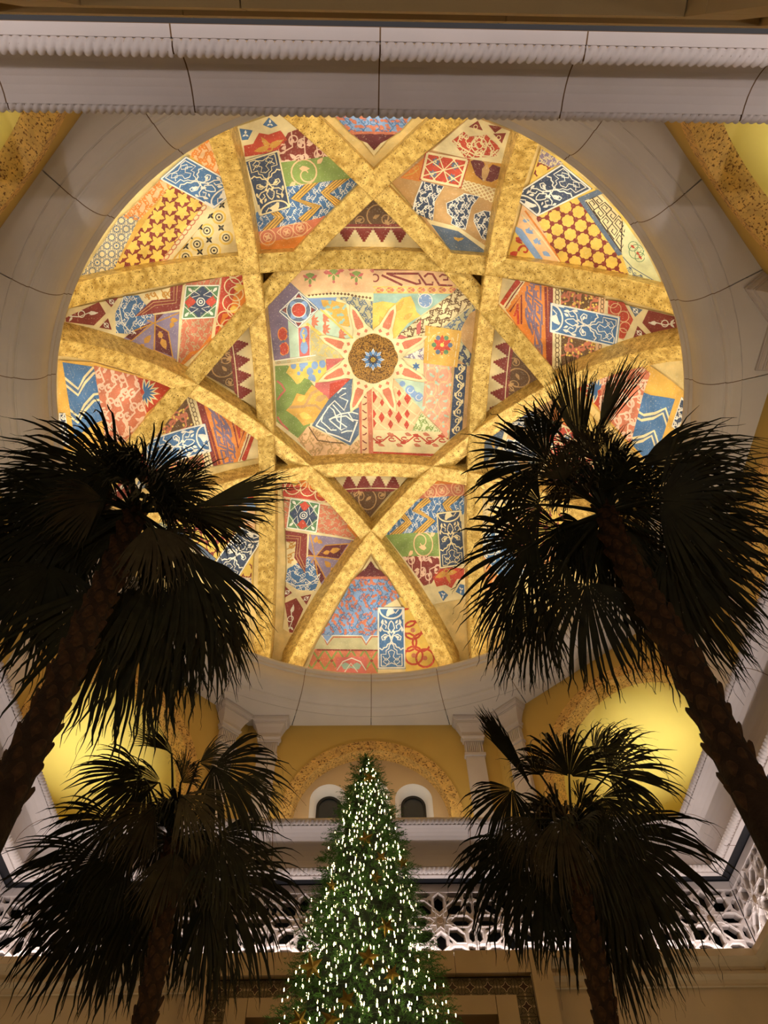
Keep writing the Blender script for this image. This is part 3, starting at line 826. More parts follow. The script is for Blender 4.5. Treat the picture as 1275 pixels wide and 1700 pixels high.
patch('A', p, 'blue', ('white', scroll(fx('A', p), 11, 1.0, .55)), ('gold', zz), ('dark', zb), layer=2, rots=R2)
p = [(290, 955), (840, 822), (600, 1095), (295, 1100)]
patch('A', p, 'salmon', ('orange', [fx('A', [(300, 1050), (700, 980), (600, 1100), (300, 1100)])]), ('peach', medallion(PT('A', 365, 1000), 13, 1.6)+medallion(PT('A', 520, 960), 11, 1.3)+medallion(PT('A', 630, 925), 12, 1.5)+strip(fx('A', [(440, 960), (500, 900), (680, 880), (720, 920), (640, 990), (500, 1010), (440, 960)]), 1.6)), layer=2, rots=R2)
q = [(172, 375), (450, 287), (552, 758), (300, 832)]
patch('A', q, 'navy', ('cream', panel_art(quad('A', q), 1.7)), layer=3, rots=R2)
# corner field, upper left (repeated at the lower right)
patch('B', [(40, 1020), (960, -20), (1185, 840)], 'gold', rots=R2)
p = [(820, 110), (960, 10), (1070, 300)]
patch('B', p, 'peach', ('orange', scroll(fx('B', p), 11, 2.4)), layer=2, rots=R2)
p = [(350, 560), (625, 285), (700, 335), (470, 580)]
patch('B', p, 'peach', ('orange', scroll(fx('B', p), 12, 2.0)), layer=2, rots=R2)
p = [(690, 330), (935, 455), (610, 885), (265, 950)]
patch('B', p, 'maroon', ('yellow', maple(fx('B', p), 25)), layer=2, rots=R2)
p = [(935, 455), (1010, 495), (690, 870), (610, 885)]
patch('B', p, 'cream', ('salmon', chain(quad('B', [(900, 480), (620, 860), (660, 880), (950, 500)]), 11, 1.6)), layer=2, rots=R2)
p = [(1000, 495), (1100, 400), (1190, 820), (700, 880)]
md = []; mk = []
for x, y in ((1035, 555), (950, 650), (880, 745), (800, 835), (1085, 700), (1000, 790)):
    md += ring(PT('B', x, y), 10.5, 3.0); mk += ring(PT('B', x, y), 5.5, 1.6)+disc(PT('B', x, y), 2.2, 6)
for x, y in ((975, 545), (900, 625), (1050, 630), (965, 715), (800, 760), (900, 800), (1055, 470), (830, 690)):
    mk += [w_ for k in range(4) for w_ in leaf(PT('B', x, y), pi/4+pi/2*k, 7, 3.6)]
patch('B', p, 'cream', ('yellow', md), ('black', mk), layer=2, rots=R2)
p = [(475, 555), (280, 945), (40, 1000), (330, 560), (390, 520)]
patch('B', p, 'cream', ('steel', girih(fx('B', p), 16, .9)), ('blue', girihdots(fx('B', p), 16)), layer=2, rots=R2)
q = [(800, 125), (615, 285), (1000, 495), (1190, 345)]
q2 = [(615, 285), (800, 125), (1190, 345), (1000, 495)]
patch('B', q, 'blue', ('white', panel_art(quad('B', q2), 1.7)), layer=3, rots=R2)
# kite field, upper right (repeated at the lower right by a quarter turn)
RC = (0, 3)
patch('C', [(140, 590), (490, 320), (800, 50), (1180, 200), (930, 1200), (640, 1180)], 'tan', rots=RC)
p = [(480, 340), (800, 60), (1170, 210), (1085, 455), (780, 412)]
patch('C', p, 'cream', ('maroon', [fx('C', t) for t in ([(850, 100), (890, 180), (775, 150)], [(975, 205), (1080, 200), (1045, 285)], [(935, 135), (1060, 150), (990, 200)])]),
      ('cream', ring(PT('C', 832, 150), 3.2, 1.4)+ring(PT('C', 1020, 237), 3.2, 1.4)), layer=2, rots=RC)
p = [(735, 190), (780, 230), (920, 215), (1030, 320), (1000, 390), (750, 405), (640, 265)]
cc = PT('C', 860, 300)
patch('C', p, 'red', ('cream', ring(cc, 13, 2.0)+ring(cc, 6, 1.8)+strip(fx('C', [(650, 260), (720, 320), (830, 380), (950, 390), (1010, 340)]), 2.2)+scroll(fx('C', p), 13, 1.7)), layer=3, rots=RC)
q = [(425, 348), (785, 412), (712, 652), (372, 582)]
qi = quad('C', q); T = quadmap(qi); it = []; st = []
for k in range(4):
    c = T(.28+.44*(k % 2), .3+.42*(k//2)); st += [x for j in range(8) for x in leaf(c, pi/4*j, 8, 4)]; it += disc(c, 1.6, 6)
for a, b in (((.05, .2), (.95, .85)), ((.05, .85), (.95, .2)), ((.3, .05), (.7, .95)), ((.7, .05), (.3, .95)), ((.05, .5), (.4, .1)), ((.6, .95), (.95, .5)), ((.05, .5), (.4, .95)), ((.6, .05), (.95, .5))):
    it += strip([T(*a), T(*b)], 1.8)
patch('C', q, 'red', ('steel', st), ('cream', it+border(qi, 4.0, .05)), layer=3, rots=RC)
patch('C', [(220, 565), (430, 385), (375, 595)], 'orange', ('gold', strip(fx('C', [(250, 550), (320, 530), (370, 490), (360, 465), (330, 490), (350, 520)]), 1.8)), layer=2, rots=RC)
p = [(780, 412), (1085, 455), (1035, 665), (735, 582)]
patch('C', p, 'ochre', ('wine', [fx('C', t) for t in ([(790, 430), (850, 405), (900, 440), (915, 500), (890, 590), (830, 540)], [(930, 500), (970, 455), (1040, 480), (1040, 560), (960, 600), (915, 590)])]), ('tan', strip(fx('C', [(880, 410), (930, 450), (990, 420)]), 4)+leaf(PT('C', 925, 450), pi/2+.2, 32, 13)), layer=2, rots=RC)
p = [(735, 580), (1030, 662), (990, 780), (715, 655)]
patch('C', p, 'tan', ('cream', lattice(quad('C', p), 7, 3, 2.0)), layer=2, rots=RC)
p = [(395, 590), (575, 635), (500, 760), (485, 915), (310, 840), (335, 740)]
patch('C', p, 'navy', ('white', scroll(fx('C', p), 11, 1.6, .8, .3)+strip(fx('C', [(575, 635), (505, 760), (487, 915)]), 2.6)+strip(fx('C', [(400, 595), (345, 720), (325, 830)]), 2.6)), layer=2, rots=RC)
for p in ([(590, 770), (660, 740), (740, 690), (865, 715), (800, 800), (750, 990), (690, 970), (630, 940), (640, 890), (600, 850)], [(820, 860), (900, 830), (995, 845), (945, 1085), (880, 1060), (815, 920)]):
    w_ = fx('C', p)
    patch('C', p, 'navy', ('white', scroll(w_, 10, 1.5, .8)+strip(w_+[w_[0]], 2.6)), layer=2, rots=RC)
p = [(430, 900), (690, 965), (930, 1130), (910, 1190), (640, 1175)]
patch('C', p, 'cream', layer=2, rots=RC)
p = [(470, 945), (690, 1000), (910, 1160), (900, 1195), (640, 1175)]
c = PT('C', 690, 1070)
patch('C', p, 'steel', ('gold', leaf(c, -.3, 10, 5)+leaf(c, pi+.5, 9, 5)+leaf((c[0], c[1]+3), -pi/2, 7, 5)), layer=3, rots=RC)
# corner field, upper right (repeated at the lower left)
patch('D', [(40, 890), (310, 20), (480, 120), (940, 540), (1240, 1090)], 'yellow', rots=R2)
p = [(310, 30), (480, 140), (390, 175), (290, 130)]
patch('D', p, 'lilac', ('cream', scroll(fx('D', p), 9, 1.2)), layer=2, rots=R2)
p = [(290, 130), (390, 175), (240, 265)]
patch('D', p, 'yellow', ('maroon', knots(fx('D', p), 23, 4.4, 3.0)), layer=2, rots=R2)
p = [(590, 402), (895, 840), (990, 1030), (470, 930), (270, 550)]
patch('D', p, 'yellow', ('maroon', knots(fx('D', p), 23, 4.4, 3.0, .35)), layer=2, rots=R2)
p = [(585, 405), (740, 340), (780, 370), (640, 425), (925, 830), (893, 842)]
patch('D', p, 'steel', layer=3, rots=R2)
p = [(640, 425), (760, 372), (910, 540), (945, 640), (925, 832)]
qd = quad('D', [(655, 425), (740, 385), (1000, 640), (915, 790)])
patch('D', p, 'cream', ('dark', meander(qd, 2, 5, 1.8)+strip(fx('D', [(650, 430), (920, 815)]), 1.8)+strip(fx('D', [(925, 560), (915, 815)]), 1.8)), layer=2, rots=R2)
p = [(922, 832), (930, 570), (1110, 820), (1240, 1080), (985, 1010)]
c = PT('D', 1030, 810)
patch('D', p, 'pale', ('leafg', ring(c, 12, 1.1)+ring((c[0]-5, c[1]-9), 8, 1.1)+ring((c[0]+6, c[1]+9), 8, 1.1)+spiral((c[0]+4, c[1]-2), 9, 0, 1.5, 1.1)), ('red', leaf((c[0]-9, c[1]-11), .7, 9, 4)+leaf(c, .8, 9, 4)+leaf((c[0]+4, c[1]+6), .9, 9, 4)),
      ('steel', strip(fx('D', [(930, 850), (1000, 930), (1100, 990), (1200, 1050)]), 1.2)+wave(quad('D', [(930, 880), (1180, 1060), (1150, 1090), (910, 940)]), 3, .3, 1.2)), layer=2, rots=R2)
p = [(170, 450), (290, 550), (480, 920), (310, 890), (130, 620)]
patch('D', p, 'peach', ('sky', leaf(PT('D', 170, 575), 0, 12, 7)+leaf(PT('D', 190, 640), .5, 16, 8)+leaf(PT('D', 250, 720), .5, 16, 8)+leaf(PT('D', 320, 810), .5, 16, 8)+spiral(PT('D', 225, 640), 5, 0, 1, 2)+spiral(PT('D', 280, 720), 5, 0, 1, 2)+spiral(PT('D', 345, 820), 5, 0, 1, 2)),
      ('cream', strip(fx('D', [(165, 530), (310, 700), (455, 890)]), 2.0)), ('orange', strip(fx('D', [(190, 500), (330, 690), (475, 900)]), 3)), layer=2, rots=R2)
patch('D', [(120, 620), (165, 640), (345, 895), (285, 885), (115, 660)], 'sky', layer=3, rots=R2)
p = [(115, 660), (290, 890), (50, 880)]
patch('D', p, 'yellow', ('red', spiral(PT('D', 185, 800), 10, 3, .9, 4)+leaf(PT('D', 120, 700), .8, 16, 10)+leaf(PT('D', 75, 850), -.6, 16, 12)), layer=2, rots=R2)
q = [(470, 145), (700, 335), (280, 545), (90, 390)]
patch('D', q, 'navy', ('white', panel_art(quad('D', q), 1.8)), layer=3, rots=R2)
# kite field on the left with the green tile (repeated below by a quarter turn)
RE = (0, 1)
patch('E', [(40, 430), (90, 300), (1150, 80), (1180, 260), (790, 680), (400, 510)], 'cream', rots=RE)
p = [(70, 355), (270, 260), (312, 330), (240, 402), (70, 380)]
patch('E', p, 'maroon', ('white', strip(fx('E', [(90, 345), (150, 350), (210, 325), (265, 325)]), 1.6)+leaf(PT('E', 205, 327), .0, 16, 7)+ring(PT('E', 165, 333), 5.5, 1.6)+leaf(PT('E', 110, 350), 2.2, 10, 4)+leaf(PT('E', 110, 350), -2.6, 10, 4)), layer=2, rots=RE)
for p in ([(308, 250), (388, 233), (345, 292)], [(272, 415), (325, 358), (348, 428)]):
    c = PT('E', sum(x[0] for x in p)/3, sum(x[1] for x in p)/3)
    patch('E', p, 'maroon', ('white', ring(c, 3.6, 1.3)+leaf(c, .8, 7, 3)+leaf(c, 3.9, 7, 3)), layer=2, rots=RE)
p = [(420, 225), (510, 220), (600, 340), (500, 455), (375, 448), (368, 330)]
patch('E', p, 'blue', ('white', strip(fx('E', [(420, 230), (395, 300), (410, 380), (450, 430), (495, 450)]), 1.8)+scroll(fx('E', p), 14, 1.2, .6)), layer=2, rots=RE)
p = [(520, 222), (700, 172), (705, 242), (590, 255)]
patch('E', p, 'cream', ('ochre', scroll(fx('E', p), 14, 2.4)), layer=2, rots=RE)
p = [(485, 348), (590, 250), (702, 240), (702, 170), (778, 155), (758, 305)]
patch('E', p, 'maroon', ('tan', strip(fx('E', [(500, 342), (600, 262), (722, 250), (725, 165)]), 1.3)+strip(fx('E', [(530, 335), (610, 280), (738, 265), (745, 160)]), 1.3)), layer=3, rots=RE)
p = [(395, 500), (600, 340), (757, 318), (742, 630)]
patch('E', p, 'lilac', ('wine', [fx('E', t) for t in ([(410, 462), (590, 380), (470, 492)], [(612, 390), (690, 440), (715, 590), (612, 550)], [(615, 335), (665, 328), (615, 378)])]),
      ('ochre', strip(fx('E', [(410, 462), (610, 385), (755, 325)]), 2)+strip(fx('E', [(420, 495), (470, 492), (590, 395)]), 2)+strip(fx('E', [(612, 330), (604, 552)]), 2.4)+strip(fx('E', [(612, 395), (690, 440), (718, 600)]), 2)+strip(fx('E', [(604, 552), (740, 612)]), 2)+strip(fx('E', [(550, 365), (612, 392)]), 2)
       +leaf(PT('E', 650, 480), 1.2, 20, 11)+leaf(PT('E', 650, 480), -1.9, 13, 9)+leaf(PT('E', 545, 510), -.9, 18, 10)+leaf(PT('E', 545, 515), 2.4, 12, 8)+leaf(PT('E', 700, 370), .0, 14, 9)+leaf(PT('E', 720, 380), 2, 12, 8)), layer=2, rots=RE)
p = [(788, 150), (1010, 112), (960, 480), (760, 660), (742, 632)]
patch('E', p, 'salmon', ('sage', scroll(fx('E', p), 10, .9, .7)), ('orange', strip(fx('E', [(770, 640), (830, 570), (880, 560), (960, 460)]), 6)), ('cream', strip(fx('E', [(790, 150), (745, 632)]), 2.4)+strip(fx('E', [(1008, 115), (955, 480)]), 3.2)), layer=2, rots=RE)
q = [(795, 158), (1005, 156), (976, 356), (770, 366)]
qi = quad('E', q); T = quadmap(qi)
gd = [[T(.5, .02), T(.98, .5), T(.5, .98), T(.02, .5)], [T(.2, .2), T(.8, .2), T(.8, .8), T(.2, .8)]]
rd = [[T(.03, .5), T(.16, .34), T(.3, .42), T(.36, .5), T(.3, .58), T(.16, .66)], [T(.97, .5), T(.84, .34), T(.7, .42), T(.64, .5), T(.7, .58), T(.84, .66)], [T(.12, .3), T(.26, .4), T(.2, .46)], [T(.12, .7), T(.26, .6), T(.2, .54)], [T(.88, .3), T(.74, .4), T(.8, .46)], [T(.88, .7), T(.74, .6), T(.8, .54)]]
wl = ring(T(.5, .5), 6.5, 1.6)+ring(T(.5, .5), 2.6, 1.8)+border(qi, 2.2, .02)
for s_ in (-1, 1):
    wl += strip([T(.5+s_*.28, .15), T(.5+s_*.05, .3), T(.5+s_*.28, .36)], 1.3)+strip([T(.5+s_*.28, .85), T(.5+s_*.05, .7), T(.5+s_*.28, .64)], 1.3)
    for t_ in (-1, 1): wl += leaf(T(.5+s_*.42, .5+t_*.42), math.atan2(-t_, -s_), 11, 5)+strip([T(.5+s_*.05, .5+t_*.48), T(.5+s_*.48, .5+t_*.1)], 1.2)
patch('E', q, 'leafg', ('navy', gd), ('red', rd), ('white', wl), layer=3, rots=RE)
p = [(1015, 108), (1150, 85), (1165, 262), (970, 480)]
cr_ = []
for x, y in ((1080, 165), (1070, 265), (1035, 365), (1085, 60), (1000, 450)): cr_ += ring(PT('E', x, y), 14, 1.9)+ring(PT('E', x+20, y+45), 12, 1.6)
patch('E', p, 'red', ('orange', [fx('E', [(1090, 200), (1150, 150), (1165, 262), (1060, 330)]), fx('E', [(1020, 330), (1060, 330), (985, 460)])]), ('yellow', leaf(PT('E', 1085, 180), -.2, 20, 14)+leaf(PT('E', 1060, 300), .2, 18, 13)), ('cream', cr_), layer=2, rots=RE)
# outer field on the left (repeated on the right)
patch('F', [(20, 60), (210, 70), (660, 200), (430, 520), (20, 560)], 'gold', rots=R2)
p = [(45, 70), (215, 95), (265, 385), (225, 400), (110, 480)]
qz = quad('F', [(40, 60), (230, 60), (300, 480), (100, 480)])
patch('F', p, 'blue', ('cream', zigzag(quad('F', [(20, 20), (40, 500), (320, 460), (230, 20)]), 2, [.20, .28, .60, .68], .10, 0.1)+[w_ for off in (0, 34, 150, 184) for w_ in strip(fx('F', [(50, 150+off), (130, 215+off), (165, 150+off), (215, 95+off), (245, 90+off)]), 4.0)]), ('steel', [w_ for off in (17, 167) for w_ in strip(fx('F', [(50, 150+off), (130, 215+off), (165, 150+off), (215, 95+off)]), 2.0)]), layer=2, rots=R2)
p = [(215, 88), (450, 145), (505, 335), (430, 500), (275, 500), (265, 385)]
patch('F', p, 'salmon', ('pink', scroll(fx('F', p), 20, 3.2, 1.0, .2)), layer=2, rots=R2)
p = [(445, 150), (660, 205), (503, 345)]
c = PT('F', 490, 235)
patch('F', p, 'red', ('cream', [x for k in range(9) for x in leaf(c, -1.6+.42*k, 26, 7)]), ('blue', [x for k in range(9) for x in leaf(c, -1.6+.42*k, 20, 4)]), layer=2, rots=R2)
p = [(25, 345), (60, 345), (88, 520), (25, 520)]
patch('F', p, 'navy', ('white', scroll(fx('F', p), 9, 1.5)+border(quad('F', p), 2, .03)), layer=3, rots=R2)
# kite field on the right with key pattern and blue panel (repeated opposite)
patch('G', [(50, 280), (90, 80), (1220, 330), (1230, 460), (440, 720)], 'cream', rots=R2)
p = [(60, 270), (180, 95), (240, 105), (120, 290)]
patch('G', p, 'cream', ('red', strip(fx('G', [(85, 250), (140, 170), (200, 100)]), 9)), ('maroon', strip(fx('G', [(110, 275), (165, 190), (225, 108)]), 2)), layer=2, rots=R2)
p = [(112, 285), (235, 105), (395, 140), (395, 670)]
qg = quad('G', [(150, 110), (380, 130), (380, 660), (150, 330)])
patch('G', p, 'orange', ('purple', meander(quad('G', [(245, 115), (345, 130), (345, 640), (245, 330)]), 2, 4, 3.4)), ('maroon', strip(fx('G', [(140, 300), (215, 190), (215, 380)]), 3)+strip(fx('G', [(370, 140), (385, 660)]), 4.5)), ('red', strip(fx('G', [(170, 330), (190, 250), (195, 380)]), 4)), layer=2, rots=R2)
p = [(385, 138), (470, 158), (470, 640), (440, 720), (390, 660)]
patch('G', p, 'cream', ('maroon', [fx('G', [(385, 138), (418, 145), (412, 680), (388, 660)])]), ('brown', chain(quad('G', [(425, 140), (425, 700), (465, 700), (465, 150)]), 18, 1.3)), layer=2, rots=R2)
for p in ([(468, 155), (712, 205), (705, 310), (468, 270)], [(468, 440), (690, 490), (690, 600), (468, 710)]):
    w_ = fx('G', p); patch('G', p, 'brown', ('salmon', scroll(w_, 22, 3.4, 1.2, .7)), ('yellow', [x for _ in range(40) for x in disc((RND.uniform(w_[0][0], w_[1][0]), RND.uniform(min(y for _, y in w_), max(y for _, y in w_))), 1.9, 6)]), layer=2, rots=R2)
p = [(712, 205), (755, 213), (722, 620), (690, 600)]
patch('G', p, 'peach', ('brown', chain(quad('G', [(720, 205), (700, 610), (730, 610), (752, 213)]), 14, 1.2)), layer=2, rots=R2)
p = [(772, 225), (872, 240), (932, 350), (870, 480), (840, 470), (850, 330), (770, 312)]
patch('G', p, 'red', ('peach', [x for xx, yy in ((820, 280), (870, 330), (880, 400), (860, 440), (800, 240)) for x in ring(PT('G', xx, yy), 9, 1.4)]), layer=2, rots=R2)
for p, cl in (([(905, 260), (992, 287), (945, 333)], 'steel'), ([(960, 390), (1022, 450), (932, 466)], 'maroon')):
    c = PT('G', sum(x[0] for x in p)/3, sum(x[1] for x in p)/3)
    patch('G', p, cl, ('white', ring(c, 3.6, 1.3)+leaf(c, .8, 7, 3)+leaf(c, 3.9, 7, 3)), layer=2, rots=R2)
p = [(1030, 290), (1220, 335), (1225, 420), (1050, 437), (990, 370)]
patch('G', p, 'maroon', ('white', strip(fx('G', [(1030, 370), (1080, 370), (1140, 385), (1200, 370)]), 1.8)+leaf(PT('G', 1085, 372), pi, 13, 7)+ring(PT('G', 1135, 375), 5.5, 1.6)+leaf(PT('G', 1170, 375), -.8, 10, 4)+leaf(PT('G', 1170, 375), .8, 10, 4)), layer=2, rots=R2)
q = [(850, 335), (825, 530), (395, 430), (400, 240)]
patch('G', q, 'blue', ('white', panel_art(quad('G', q), 1.8)), layer=3, rots=R2)
# outer field at the bottom (repeated at the top)
patch('K', [(640, -25), (1030, 620), (640, 680), (250, 620)], 'cream', rots=R2)
p = [(640, 5), (668, 45), (700, 62), (728, 95), (555, 95), (590, 62), (612, 45)]
patch('K', p, 'wine', layer=2, rots=R2)
patch('K', [(560, 93), (730, 91), (742, 112), (540, 112)], 'salmon', layer=2, rots=R2)
p = [(540, 108), (742, 108), (805, 212), (680, 285), (675, 432), (355, 428)]
patch('K', p, 'sky', ('salmon', blobs(fx('K', p), 12, 4.4)), ('blue', scroll(fx('K', p), 16, 1.2, .4)), layer=2, rots=R2)
p = [(355, 428), (680, 430), (680, 512), (310, 508)]
patch('K', p, 'sage', ('sky', [fx('K', [(365, 430), (420, 430), (390, 478)]), fx('K', [(588, 430), (640, 430), (613, 478)])]), ('red', strip(fx('K', [(365, 432), (390, 485), (425, 440), (585, 440), (612, 485), (645, 438), (680, 438)]), 1.6)), ('white', strip(fx('K', [(360, 431), (390, 470), (420, 431), (588, 431), (613, 470), (640, 431), (680, 431)]), 1.4)), layer=2, rots=R2)
p = [(320, 508), (680, 512), (680, 660), (270, 640)]
patch('K', p, 'salmon', ('green', lattice(quad('K', [(300, 508), (680, 512), (680, 640), (300, 620)]), 5, 1, 3.0)), ('maroon', [w_ for k in range(5) for w_ in disc(PT('K', 340+76*k, 575), 3, 4)]+strip(fx('K', [(330, 512), (680, 515)]), 3)), layer=2, rots=R2)
p = [(440, 556), (615, 550), (615, 660), (440, 650)]
patch('K', p, 'rose', ('teal', leaf(PT('K', 470, 600), .2, 18, 12)+leaf(PT('K', 585, 600), 2.9, 18, 12)), ('white', strip(fx('K', [(445, 630), (480, 580), (530, 560), (580, 580), (612, 630)]), 2)+strip(fx('K', [(490, 640), (525, 590), (565, 640)]), 2)), layer=3, rots=R2)
p = [(800, 210), (880, 240), (1030, 620), (838, 650), (832, 268)]
patch('K', p, 'yellow', ('red', [w_ for x, y in ((880, 400), (885, 545), (850, 470), (950, 560), (850, 330), (930, 470)) for w_ in ring(PT('K', x, y), 15, 3.4)]), ('salmon', [w_ for x, y in ((880, 400), (885, 545), (950, 560)) for w_ in disc(PT('K', x, y), 4)]), layer=2, rots=R2)
q = [(838, 622), (680, 624), (679, 268), (832, 268)]
patch('K', q, 'blue', ('white', panel_art(quad('K', q), 1.8)), layer=3, rots=R2)
# inner triangles with stepped merlons (four times round the star)
R4 = (0, 1, 2, 3)
patch('H', [(620, 890), (1150, 1440), (60, 1440)], 'cream', rots=R4)
p = [(620, 890), (905, 1185), (330, 1185)]
patch('H', p, 'brown', ('tan', ring(PT('H', 650, 1080), 18, 2.2, 16)+spiral(PT('H', 740, 1110), 12, 0, 1.2, 2.0)+leaf(PT('H', 600, 1110), -.5, 14, 6)+leaf(PT('H', 720, 1120), .9, 14, 7)+spiral(PT('H', 480, 1130), 10, 2, 1.2, 1.8)+leaf(PT('H', 430, 1140), -.4, 12, 6)+spiral(PT('H', 800, 1150), 9, 0, 1.2, 1.8)), layer=2, rots=R4)
patch('H', [(345, 1165), (885, 1165), (1000, 1290), (930, 1230), (240, 1230), (230, 1290)], 'cream', ('maroon', [fx('H', [(300, 1165), (900, 1165), (950, 1215), (265, 1205)])]), layer=2, rots=R4)
p = [(280, 1195), (950, 1195), (1130, 1420), (90, 1420)]
patch('H', p, 'cream', ('maroon', merlons(quad('H', [(60, 1205), (1145, 1205), (1145, 1355), (60, 1335)]), 6)), layer=3, rots=R4)
# ---- the middle of the dome: patchwork round the star
patch('P', [(437, 505), (500, 437), (740, 440), (800, 510), (795, 720), (722, 782), (515, 782), (450, 720)], 'cream')
p = [(330, 245), (435, 345), (205, 560), (305, 640), (330, 1045), (160, 1075), (90, 500)]
c1, c2 = PT('C1', 250, 795), PT('C1', 265, 950)
patch('C1', p, 'purple', ('orange', disc(c1, 8.5, 12, 12)+disc(c2, 8.5, 12, 12)), ('red', disc(c1, 6.8, 12, 10)+disc(c2, 6.8, 12, 10)), ('steel', disc(c1, 3, 8)+disc(c2, 3, 8)+disc(((c1[0]+c2[0])/2, (c1[1]+c2[1])/2), 3, 4)), layer=2)
p = [(480, 80), (1215, 85), (1210, 370), (1000, 340), (500, 392), (335, 245)]
mo = []; mr = []
for x, y in ((540, 190), (790, 150), (1030, 170)):
    c = PT('C1', x, y); mo += leaf((c[0], c[1]-7), 1.0, 17, 9)+leaf((c[0], c[1]-7), pi-1.0, 17, 9)+leaf((c[0], c[1]+2), pi/2, 14, 5)
    mr += leaf((c[0], c[1]+17), -pi/2, 6, 5)+leaf((c[0]+12, c[1]-3), 2.6, 12, 5)+leaf((c[0]-12, c[1]-3), .5, 12, 5)+leaf((c[0]+22, c[1]-8), .1, 14, 7)+leaf((c[0]-20, c[1]-8), pi-.1, 12, 6)
patch('C1', p, 'peach', ('green', mo), ('rose', mr), layer=2)
p = [(495, 382), (800, 348), (1210, 355), (1210, 450), (1000, 398), (520, 415)]
patch('C1', p, 'cream', ('brown', [w_ for k in range(18) for w_ in disc(PT('C1', 530+38*k, 383-18*sin(pi*min(1, k/13))+max(0, k-11)*5), 2.6, 4)]), layer=3)
q = [(425, 338), (637, 530), (413, 737), (203, 557)]
qi = quad('C1', q); T = quadmap(qi); cc = T(.5, .5)
patch('C1', q, 'steel', ('sky', [w_ for k in range(4) for w_ in disc((cc[0]+13*cos(pi/4+pi/2*k), cc[1]+13*sin(pi/4+pi/2*k)), 6, 8)]), ('maroon', [[(cc[0]+27*cos(pi/2*k), cc[1]+27*sin(pi/2*k)), (cc[0]+20*cos(pi/2*k+.3), cc[1]+20*sin(pi/2*k+.3)), (cc[0]+20*cos(pi/2*k-.3), cc[1]+20*sin(pi/2*k-.3))] for k in range(4)]),
      ('red', disc(cc, 11.5, 14)), ('white', ring(cc, 12, 1.4, 18)+ring(cc, 20, 1.6, 22)+border(qi, 1.6, .03)+[w_ for k in range(4) for w_ in strip([(cc[0]+20*cos(pi/2*k+.35), cc[1]+20*sin(pi/2*k+.35)), (cc[0]+31*cos(pi/2*k), cc[1]+31*sin(pi/2*k)), (cc[0]+20*cos(pi/2*k-.35), cc[1]+20*sin(pi/2*k-.35))], 1.3)]), layer=3)
patch('C1', [(300, 645), (412, 735), (425, 1035), (325, 1045)], 'mint', layer=2)
c1, c2 = PT('C1', 473, 790), PT('C1', 478, 935)
patch('C1', [(410, 735), (540, 700), (542, 1018), (425, 1034)], 'rose', ('sky', disc(c1, 6.5, 12, 11)+disc(c2, 6.5, 12, 11)), ('yellow', disc(c1, 3.5, 4, 8)+disc(c2, 3.5, 4, 8)+disc(((c1[0]+c2[0])/2, (c1[1]+c2[1])/2), 3, 4, 6)), ('white', strip(fx('C1', [(412, 735), (425, 1034)]), 1.2)+strip(fx('C1', [(538, 700), (540, 1018)]), 1.2)), layer=3)
p = [(540, 705), (640, 795), (900, 1055), (720, 1040), (600, 1020), (540, 1018)]
patch('C1', p, 'sage', ('yellow', scroll(fx('C1', p), 12, 1.0, .7)), layer=2)
p = [(500, 412), (830, 395), (780, 520), (640, 545)]
patch('C1', p, 'sky', layer=2)
p = [(655, 430), (780, 440), (920, 475), (965, 720), (860, 700), (780, 620), (670, 490)]
patch('C1', p, 'gold', ('teal', blobs(fx('C1', p), 15, 4.5)), layer=3)
p = [(800, 395), (1000, 398), (1210, 450), (1210, 790), (1060, 600), (950, 480)]
patch('C1', p, 'sage', ('steel', scroll(fx('C1', p), 10, 1.6, .8)), layer=2)
p = [(640, 540), (1000, 850), (760, 830), (500, 680), (560, 600)]
patch('C1', p, 'mint', ('salmon', [w_ for x, y in ((680, 620), (680, 740), (850, 800), (560, 660)) for k in range(5) for w_ in leaf(PT('C1', x, y), -1.2+.6*k, 13, 5)]), layer=2)
patch('C1', [(640, 530), (655, 525), (1000, 835), (985, 850)], 'yellow', layer=3)
patch('C1', [(495, 690), (515, 672), (665, 795), (640, 812)], 'yellow', layer=3)
p = [(165, 1072), (600, 1012), (720, 1040), (700, 1065), (175, 1115)]
patch('C1', p, 'sage', ('tan', [w_ for k in range(4) for w_ in ring(PT('C1', 210+105*k, 1095-14*k), 2.2, 1)]), ('white', strip(fx('C1', [(170, 1078), (600, 1018)]), 1.6)), layer=3)
# upper right quarter
p = [(55, 90), (860, 135), (970, 290), (65, 292)]
patch('C2', p, 'peach', ('maroon', strip(fx('C2', [(200, 155), (540, 155), (620, 270), (690, 270), (690, 240)]), 3.6)+strip(fx('C2', [(220, 160), (520, 265), (560, 260), (545, 215)]), 3.6)+strip(fx('C2', [(150, 170), (370, 278)]), 3.6)+strip(fx('C2', [(600, 190), (640, 155), (690, 160), (760, 275), (900, 285)]), 3.6)+strip(fx('C2', [(760, 190), (790, 165), (850, 175), (850, 220), (800, 220)]), 3.0)+strip(fx('C2', [(60, 110), (480, 112)]), 3)+ring(PT('C2', 80, 200), 6, 2.4)), layer=2)
p = [(60, 290), (970, 290), (890, 368), (60, 362)]
patch('C2', p, 'peach', ('salmon', [w_ for k in range(8) for w_ in disc(PT('C2', 130+110*k, 328), 7, 6, 5)]), ('yellow', lattice(quad('C2', [(60, 295), (930, 295), (930, 360), (60, 360)]), 8, 1, 1.1)+strip(fx('C2', [(60, 293), (960, 293)]), 1.4)+strip(fx('C2', [(60, 360), (890, 365)]), 1.6)), layer=2)
p = [(60, 365), (890, 366), (560, 600), (300, 850), (55, 800)]
c = PT('C2', 612, 440)
